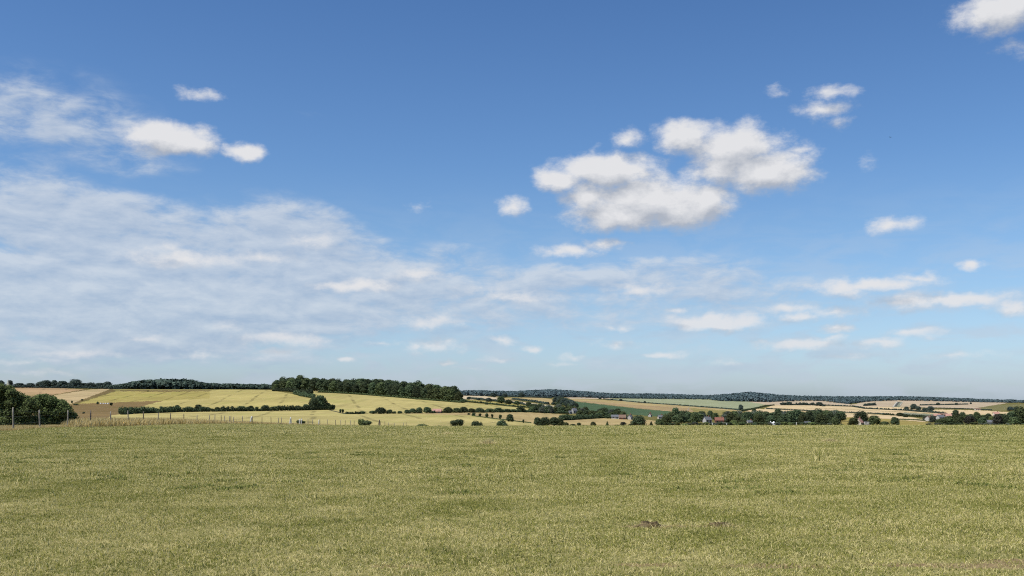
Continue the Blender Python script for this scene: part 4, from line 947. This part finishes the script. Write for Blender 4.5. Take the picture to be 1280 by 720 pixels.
for u, h, mt in ((-14, 1.2, 'wood'), (17, 1.22, 'wood'), (50, 1.1, 'wood'), (84, 1.12, 'wood'), (113, 1.2, 'wood_dark'), (138.3, 1.15, 'wood'), (160.8, 1.25, 'wood'), (179.5, 1.25, 'wood_dark'), (197.3, 1.2, 'wood'), (213, 1.25, 'wood_dark'), (230, 1.15, 'wood_dark'), (246, 1.1, 'wood'), (261.8, 1.15, 'wood'), (268.5, 1.2, 'wood'), (276.5, 1.15, 'wood_dark'), (281, 1.1, 'wood'), (286.5, 1.05, 'wood'), (288.6, 1.1, 'wood_dark'), (291.7, 1.0, 'wood'), (302.6, 1.15, 'wood'), (315.5, 1.1, 'wood_dark'), (327.4, 1.1, 'wood_dark'), (339, 1.2, 'wood_dark'), (348, 1.1, 'wood'), (352, 1.2, 'wood'), (377, 1.2, 'wood'), (385, 1.1, 'wood'), (390.5, 1.1, 'wood'), (400, 1.1, 'wood'), (409, 1.15, 'wood'), (419.5, 1.1, 'wood_dark'), (426, 1.1, 'wood'), (431.3, 1.1, 'wood_dark'), (438.5, 1.1, 'wood'), (442.5, 1.1, 'wood_dark'), (481.3, 1.15, 'wood_dark'), (485.5, 1.0, 'wood'), (493, 1.0, 'wood'), (504, 1.0, 'wood'), (507.5, 1.1, 'wood_dark')):
    tops.append(post(u, h, .044 if u < 150 else .045, (fr_.uniform(-.05, .05), fr_.uniform(-.05, .05)), mt))
post(312, 1.15, .11, (.28, 0), 'stone', label='stout pale leaning post')
post(361.5, 1.25, .10, (.2, 0), 'stone', label='pale leaning post of the pair left of the dark bush'); post(364.3, 1.15, .09, (-.1, 0), 'stone', label='pale upright post of the pair left of the dark bush')
post(374.5, 1.0, .10, (0, 0), 'stone', D=161, label='left pale post in front of the dark bush'); post(376.8, 1.05, .10, (0, 0), 'stone', D=161, label='right pale post in front of the dark bush')
post(398, 1.0, .08, (.1, 0), 'stone', label='thick pale post right of the dark bush')
post(474.3, 1.45, .08, (0, 0), 'wood_dark', label='tall corner post with two braces')
post(471.8, 1.4, .05, (.26, 0), 'wood_dark', label='left brace of the corner post'); post(477, 1.4, .05, (-.26, 0), 'wood_dark', label='right brace of the corner post')
for hz in (.35, .75, 1.0):
    bm = bmesh.new()
    for (p, h), (q, h2) in zip(tops[:-1], tops[1:]):
        limb(bm, p-F0+Vector((0, 0, hz)), q-F0+Vector((0, 0, hz)), .004, .004, 4)
    link('wire', bm_mesh('wire', bm, M['wire']), fence)
# stakes at the right: fence of the village paddock
for u, h in ((890.5, 1.9), (908.5, 1.7), (995.5, 2.4)):
    p = at(u, 532.2); bm = bmesh.new(); limb(bm, (0, 0, -.2), (0, 0, h), .22, .2, 8)
    tag(link('marker_post', bm_mesh('marker_post', bm, M['white'], True), None, p), {890.5: 'short white post below the grey roofed house', 908.5: 'short white post below the red roofed house', 995.5: 'white post before the centre of the right tree belt'}[u], 'post')

# ---- small things lying in the pasture
def mound(name, label, cat, loc, w, d, h, mat, seed, n=420):
    r = np.random.default_rng(seed); bm = bmesh.new(); bmesh.ops.create_icosphere(bm, subdivisions=4, radius=1)
    for v in bm.verts:
        x, y, z = v.co; k = 1+.3*math.sin(x*5+seed)*math.sin(y*6)+.16*math.sin(x*14+2)*math.sin(y*13+seed)*math.sin(z*12)+.08*r.normal()
        v.co = (x*w*k, y*d*k, max(z, -.1)*h*k-.01)
    o = link(name, bm_mesh(name, bm, mat, True), None, loc); return tag(o, label, cat)
mound('soil_clod', 'dark crumbly mound of dry soil in the grass, left of two', 'soil mound', Vector((SOIL[0][0], SOIL[0][1], .0)), .17, .13, .09, M['soil'], 3)
mound('soil_clod', 'dark crumbly mound of dry soil in the grass, right of two', 'soil mound', Vector((SOIL[1][0], SOIL[1][1], .0)), .15, .11, .075, M['soil'], 5)
p = Vector(((390-640)/F*10.07, 10.07, .012)); mound('pebble', 'small white stone lying in the grass near the bottom edge', 'stone', p, .035, .03, .022, M['chalk'], 8)
def tuft(u, D, w, h, seed, label):
    r = random.Random(seed); bm = bmesh.new(); p = atD(u, D) if D > 45 else Vector(((u-CX)/F*D, D, 0))
    for k in range(320):
        x = r.gauss(0, w*.35); y = r.gauss(0, .12); hh = h*max(.15, 1-abs(x)/(w*.75))*r.uniform(.4, 1.1)
        tx = x+r.gauss(0, .1); wd = .008
        a = bm.verts.new((x-wd, y, -.01)); b = bm.verts.new((x+wd, y, -.01)); c = bm.verts.new((tx, y+r.gauss(0, .08), hh)); bm.faces.new((a, b, c))
    me = bpy.data.meshes.new('straw_tuft'); bm.to_mesh(me); bm.free(); me.materials.append(M['straw'])
    tag(link('straw_tuft', me, None, p), label, 'grass tuft')
for (sx, sy, sw), lab in zip(SOIL, ('pale straw scattered over the left mound of soil', 'pale straw scattered over the right mound of soil')): tuft(CX+F*(sx+.03)/(sy-.05), sy-.05, .26, .10, int(sw*100), lab)
tuft(610, 37, .62, .3, 1, 'pale tuft of dead straw standing in the pasture near the brow')
tuft(1038, 40, .6, .16, 2, 'low pinkish straw patch in the pasture on the right')
tuft(560, 48, .5, .12, 3, 'low straw patch left of the pale dead tuft')

# bird far up in the clear sky
bp = Vector(((1113-640)/F*160, 160, CAMZ+(500-171.5)/F*160)); t = empty('bird', bp, R(25)); tag(t, 'tiny dark bird soaring in the clear sky', 'bird')
bm = bmesh.new()
prof = [(-.14, .012), (-.08, .03), (0, .038), (.08, .03), (.13, .02), (.17, .006)]
rg = [[bm.verts.new((math.cos(j*1.0472)*r_, x, math.sin(j*1.0472)*r_)) for j in range(6)] for x, r_ in prof]
for a, b in zip(rg[:-1], rg[1:]):
    for j in range(6): bm.faces.new((a[j], a[(j+1) % 6], b[(j+1) % 6], b[j]))
for s in (-1, 1):
    w = [bm.verts.new(q) for q in ((s*.02, .06, .01), (s*.2, .09, .05), (s*.36, .02, .04), (s*.2, -.02, .045), (s*.02, -.04, .01))]; bm.faces.new(w)
bm.faces.new([bm.verts.new(q) for q in ((0, -.12, .005), (.05, -.2, .005), (-.05, -.2, .005))])
link('body', bm_mesh('body', bm, M['dark']), t)

# ------------------------------------------------------------------ sky with clouds
w = bpy.data.worlds.new('World'); bpy.context.scene.world = w; w.use_nodes = True
t = NT(w.node_tree)
gen = t.n('ShaderNodeTexCoord').outputs['Generated']
sep = t.n('ShaderNodeSeparateXYZ', {0: gen})
az = t.m('ARCTAN2', sep.outputs[0], sep.outputs[1]); el = t.m('ARCSINE', sep.outputs[2])
P = t.n('ShaderNodeCombineXYZ', {0: t.m('MULTIPLY', az, F), 1: t.m('MULTIPLY', el, F)}).outputs[0]   # direction in units of 1/1245 radian
def dirpx(x, y):
    X, Z = (x-CX)/F, (HZ-y)/F
    return math.atan2(X, 1)*F, math.asin(Z/math.sqrt(1+X*X+Z*Z))*F

CUM = [(212,174,60,22,1),(186,168,38,15,.9),(240,180,36,16,.9),(305,190,30,13,.9),(252,118,28,9,.5),
 (760,214,80,24,1),(812,252,106,36,1),(700,224,36,17,.9),(880,254,42,30,1),(775,268,76,22,1),(850,262,70,26,1),(736,244,40,26,.8),
 (856,172,42,22,.95),(915,184,66,30,1),(955,214,66,30,1),(900,208,46,28,.9),(990,215,34,20,.8),(1000,186,26,10,.5),
 (643,259,20,14,.85),(782,172,26,12,.62),(745,190,12,8,.45),(715,314,44,10,.9),(752,307,34,9,.9),
 (1040,117,34,8,.5),(1030,136,36,14,.5),(1046,153,24,8,.5),(973,114,12,6,.38),(1085,203,14,8,.4),(1250,12,52,28,.9),(1272,60,22,10,.4),(1118,280,32,11,.58),(1216,331,19,7,.85),
 (1050,360,40,14,.9),(1145,348,34,9,.85),(1095,356,76,9,.7),(1140,376,44,13,.95),(1200,374,62,9,.8),(1268,385,32,12,.9),
 (895,404,68,13,.95),(870,408,40,8,.7),(988,385,38,9,.8),(1000,398,28,9,.9),(1043,411,30,7,.9),(1045,390,40,9,.55),(1100,428,34,7,.9),(1145,416,36,8,.8),(1000,430,66,8,.7),(1040,424,30,7,.7),
 (540,402,44,13,.75),(545,432,42,14,.7),(520,436,16,8,.7),(630,425,19,6,.75),(664,437,17,7,.9),(830,443,28,5,.8),(762,409,12,5,.6),(780,409,12,5,.6),(845,388,18,5,.6),(775,431,30,7,.42),
 (432,449,16,4.5,.9),(558,453,15,4,.75),(620,449,32,4.5,.5),(95,443,58,6,.65),(285,408,32,9,.5),(360,425,64,11,.55),(250,442,34,5,.55),(180,424,30,6,.5),(30,452,40,5,.5),
 (350,440,26,5,.65),(480,428,24,5,.55),(700,455,30,4.5,.5),(905,452,28,4.5,.5),(1200,442,46,5.5,.5),(60,466,60,4.5,.5),(770,432,30,6,.6),(715,446,17,4.5,.55),(590,460,22,4,.5),(1060,446,34,5,.5),(515,342,42,12,.7),(450,358,62,9,.7),(395,300,36,12,.55),(330,322,50,10,.5),(230,325,80,12,.5),(800,362,46,11,.72),(640,372,66,9,.42),(600,360,50,8,.38),(210,310,34,10,.5),(520,258,24,7,.3)]
VEIL = [(50,120,140,50,.55),(60,165,190,50,.6),(120,290,260,50,.45),(200,360,330,70,.6),(250,410,330,50,.4),(190,205,80,26,.4),(20,250,160,50,1.0),(150,262,90,32,.6),(330,275,150,44,.75),(160,330,260,62,.95),(390,310,120,58,.9),(60,390,280,64,.85),(270,400,280,52,.75),(480,385,240,40,.55),(450,345,150,44,.75),(600,350,200,38,.85),(800,345,210,34,.85),(720,390,340,46,.55),(1000,380,280,40,.45),(900,440,420,26,.35),(250,448,420,22,.4),(950,355,120,20,.42),(575,312,80,18,.42),(120,430,260,26,.4),(870,325,130,14,.28),(1090,250,160,10,.1),(390,148,34,7,.25),(420,420,120,20,.3),(700,405,220,26,.16)]
CUM = [(x, y, a, b, s_*(.74 if (a < 62 and y > 280) else (.7 if a < 25 else 1.08))) for x, y, a, b, s_ in CUM]
def group(name, blobs, nz):
    g = bpy.data.node_groups.new(name, 'ShaderNodeTree')
    g.interface.new_socket('P', in_out='INPUT', socket_type='NodeSocketVector'); g.interface.new_socket('Density', in_out='OUTPUT', socket_type='NodeSocketFloat')
    k = NT(g); gi = k.n('NodeGroupInput'); go = k.n('NodeGroupOutput')
    p = gi.outputs[0]
    base = p
    if nz['warp']:
        wn = k.n('ShaderNodeTexNoise', {'Vector': k.v('MULTIPLY', base, nz['wstretch'])}, noise_dimensions='2D'); wn.inputs['Scale'].default_value = nz['wscale']; wn.inputs['Detail'].default_value = 3
        p = k.v('MULTIPLY_ADD', k.v('SUBTRACT', wn.outputs['Color'], (.5, .5, .5)), (nz['warp'], nz['warp']*nz['wy'], 0), p)
    acc = None
    for x, y, a, b, s in blobs:
        cx, cy = dirpx(x, y)
        q = k.v('MULTIPLY_ADD', p, (1/a, 1/b, 0), (-cx/a, -cy/b, 0))
        f = k.m('MULTIPLY_ADD', k.v('LENGTH', q), -s*nz['fall'], s*nz['peak'])
        if acc is None: acc = k.m('MAXIMUM', f, 0.0) if nz['add'] else f
        elif nz['add']: acc = k.m('ADD', acc, k.m('MAXIMUM', f, 0.0))
        else: acc = k.m('SMOOTH_MAX', acc, f, .12)
    n1 = k.noise(k.v('MULTIPLY', base, nz['stretch']), nz['scale'], nz['det'], nz['rough'], nz['dist'], '2D')
    am = k.m('MULTIPLY', k.m('MINIMUM', k.m('MULTIPLY', acc, 2.2), 1.0), nz['amp']) if nz['add'] else nz['amp']
    d = k.m('ADD', acc, k.m('MULTIPLY', k.m('SUBTRACT', n1, .5), am))
    g.links.new(d, go.inputs[0])
    return g
gc = group('cumulus', CUM, dict(warp=26, wstretch=(1, 1.5, 1), wscale=.028, wy=.55, fall=1.0, peak=1.16, add=False, stretch=(1, 1.7, 1), scale=.036, det=11, rough=.65, dist=.0, amp=.88))
gv = group('veil', VEIL, dict(warp=80, wstretch=(1, 2.0, 1), wscale=.008, wy=.4, fall=1.0, peak=1.0, add=True, stretch=(1, 2.7, 1), scale=.018, det=9, rough=.6, dist=.2, amp=1.7))
def call(g, p):
    nd = t.n('ShaderNodeGroup'); nd.node_tree = g; t.put(nd.inputs[0], p); return nd.outputs[0]
sky = t.n('ShaderNodeTexSky', sky_type='NISHITA', sun_disc=False, sun_elevation=R(SUN_EL), sun_rotation=R(SUN_AZ), altitude=0, air_density=1.0, dust_density=.7, ozone_density=2.0)
STR = .1
tint = t.n('ShaderNodeValToRGB', {0: t.m('MULTIPLY', t.m('ARCSINE', sep.outputs[2]), F/500)})
for i, (p_, c_) in enumerate(((.05, (.75, .90, 1.22)), (.226, (.72, .86, 1.06)), (.42, (.65, .825, 1.01)), (.58, (.57, .775, .995)), (.98, (.46, .675, .925)))):
    e_ = tint.color_ramp.elements[i] if i < 2 else tint.color_ramp.elements.new(p_)
    e_.position = p_; e_.color = (*(1.27*x_ for x_ in c_), 1)
base = t.mix(1.0, sky.outputs[0], tint.outputs[0], 'MULTIPLY')
f0 = call(gc, P); f1 = call(gc, t.v('ADD', P, (-6.0, 19.0, 0)))
v0 = call(gv, P); v1 = call(gv, t.v('ADD', P, (-6.0, 10.0, 0)))
elpx = t.m('MULTIPLY', el, F)
low = t.ss(elpx, 20, 170)              # 0 near the horizon, 1 higher up
ca = t.m('MULTIPLY', t.ss(f0, -.01, .78), t.m('MULTIPLY_ADD', low, .25, .72))
cs = t.m('MULTIPLY_ADD', t.m('SUBTRACT', f0, f1), 1.15, .53, clamp=True)
va = t.m('MAXIMUM', t.ss(v0, .03, 1.02, 0, .78), t.m('MULTIPLY', t.ss(elpx, 280, 30, 0, .5), t.ss(t.noise(t.v('MULTIPLY', P, (1, 3.4, 1)), .012, 7, .6, .3, '2D'), (.36), .68)))
vs = t.m('MULTIPLY_ADD', t.m('SUBTRACT', v0, v1), .9, .5, clamp=True)
K = 1/STR
grey = tuple(x*K for x in s2l(176, 182, 193)); white = tuple(x*K for x in s2l(229, 229, 231))
vgrey = tuple(x*K for x in s2l(168, 185, 208)); vwhite = tuple(x*K for x in s2l(210, 217, 226))
c = t.mix(va, base, t.mix(vs, vgrey, vwhite))
c = t.mix(ca, c, t.mix(cs, grey, white))
bg = t.n('ShaderNodeBackground', {'Color': c, 'Strength': STR})
t.n('ShaderNodeOutputWorld', {'Surface': bg.outputs[0]})
w.cycles.sampling_method = 'MANUAL'; w.cycles.sample_map_resolution = 512

sl = bpy.data.lights.new('sun', 'SUN'); sl.energy = 4.9; sl.angle = R(.53); sl.color = (1, .945, .84)
so = bpy.data.objects.new('sun', sl); C.objects.link(so)
sd = Vector((math.sin(R(SUN_AZ))*math.cos(R(SUN_EL)), math.cos(R(SUN_AZ))*math.cos(R(SUN_EL)), math.sin(R(SUN_EL))))
so.rotation_euler = sd.to_track_quat('Z', 'Y').to_euler(); so.location = (0, 0, 60)

cam = bpy.data.cameras.new('camera'); cam.sensor_width = 36; cam.lens = F/1280*36; cam.shift_y = (HZ-360)/1280; cam.clip_end = 20000; cam.clip_start = .1
co = bpy.data.objects.new('camera', cam); C.objects.link(co); co.location = (0, 0, CAMZ); co.rotation_euler = (R(90), 0, 0)
sc = bpy.context.scene; sc.camera = co
sc.view_settings.view_transform = 'Standard'; sc.view_settings.look = 'None'; sc.view_settings.exposure = 0
sc.render.engine = 'CYCLES'; sc.cycles.use_denoising = False; sc.cycles.filter_width = 1.1
sc.cycles.max_bounces = 5; sc.cycles.diffuse_bounces = 4; sc.cycles.transmission_bounces = 4; sc.cycles.transparent_max_bounces = 4; sc.cycles.use_adaptive_sampling = True; sc.cycles.adaptive_threshold = .02
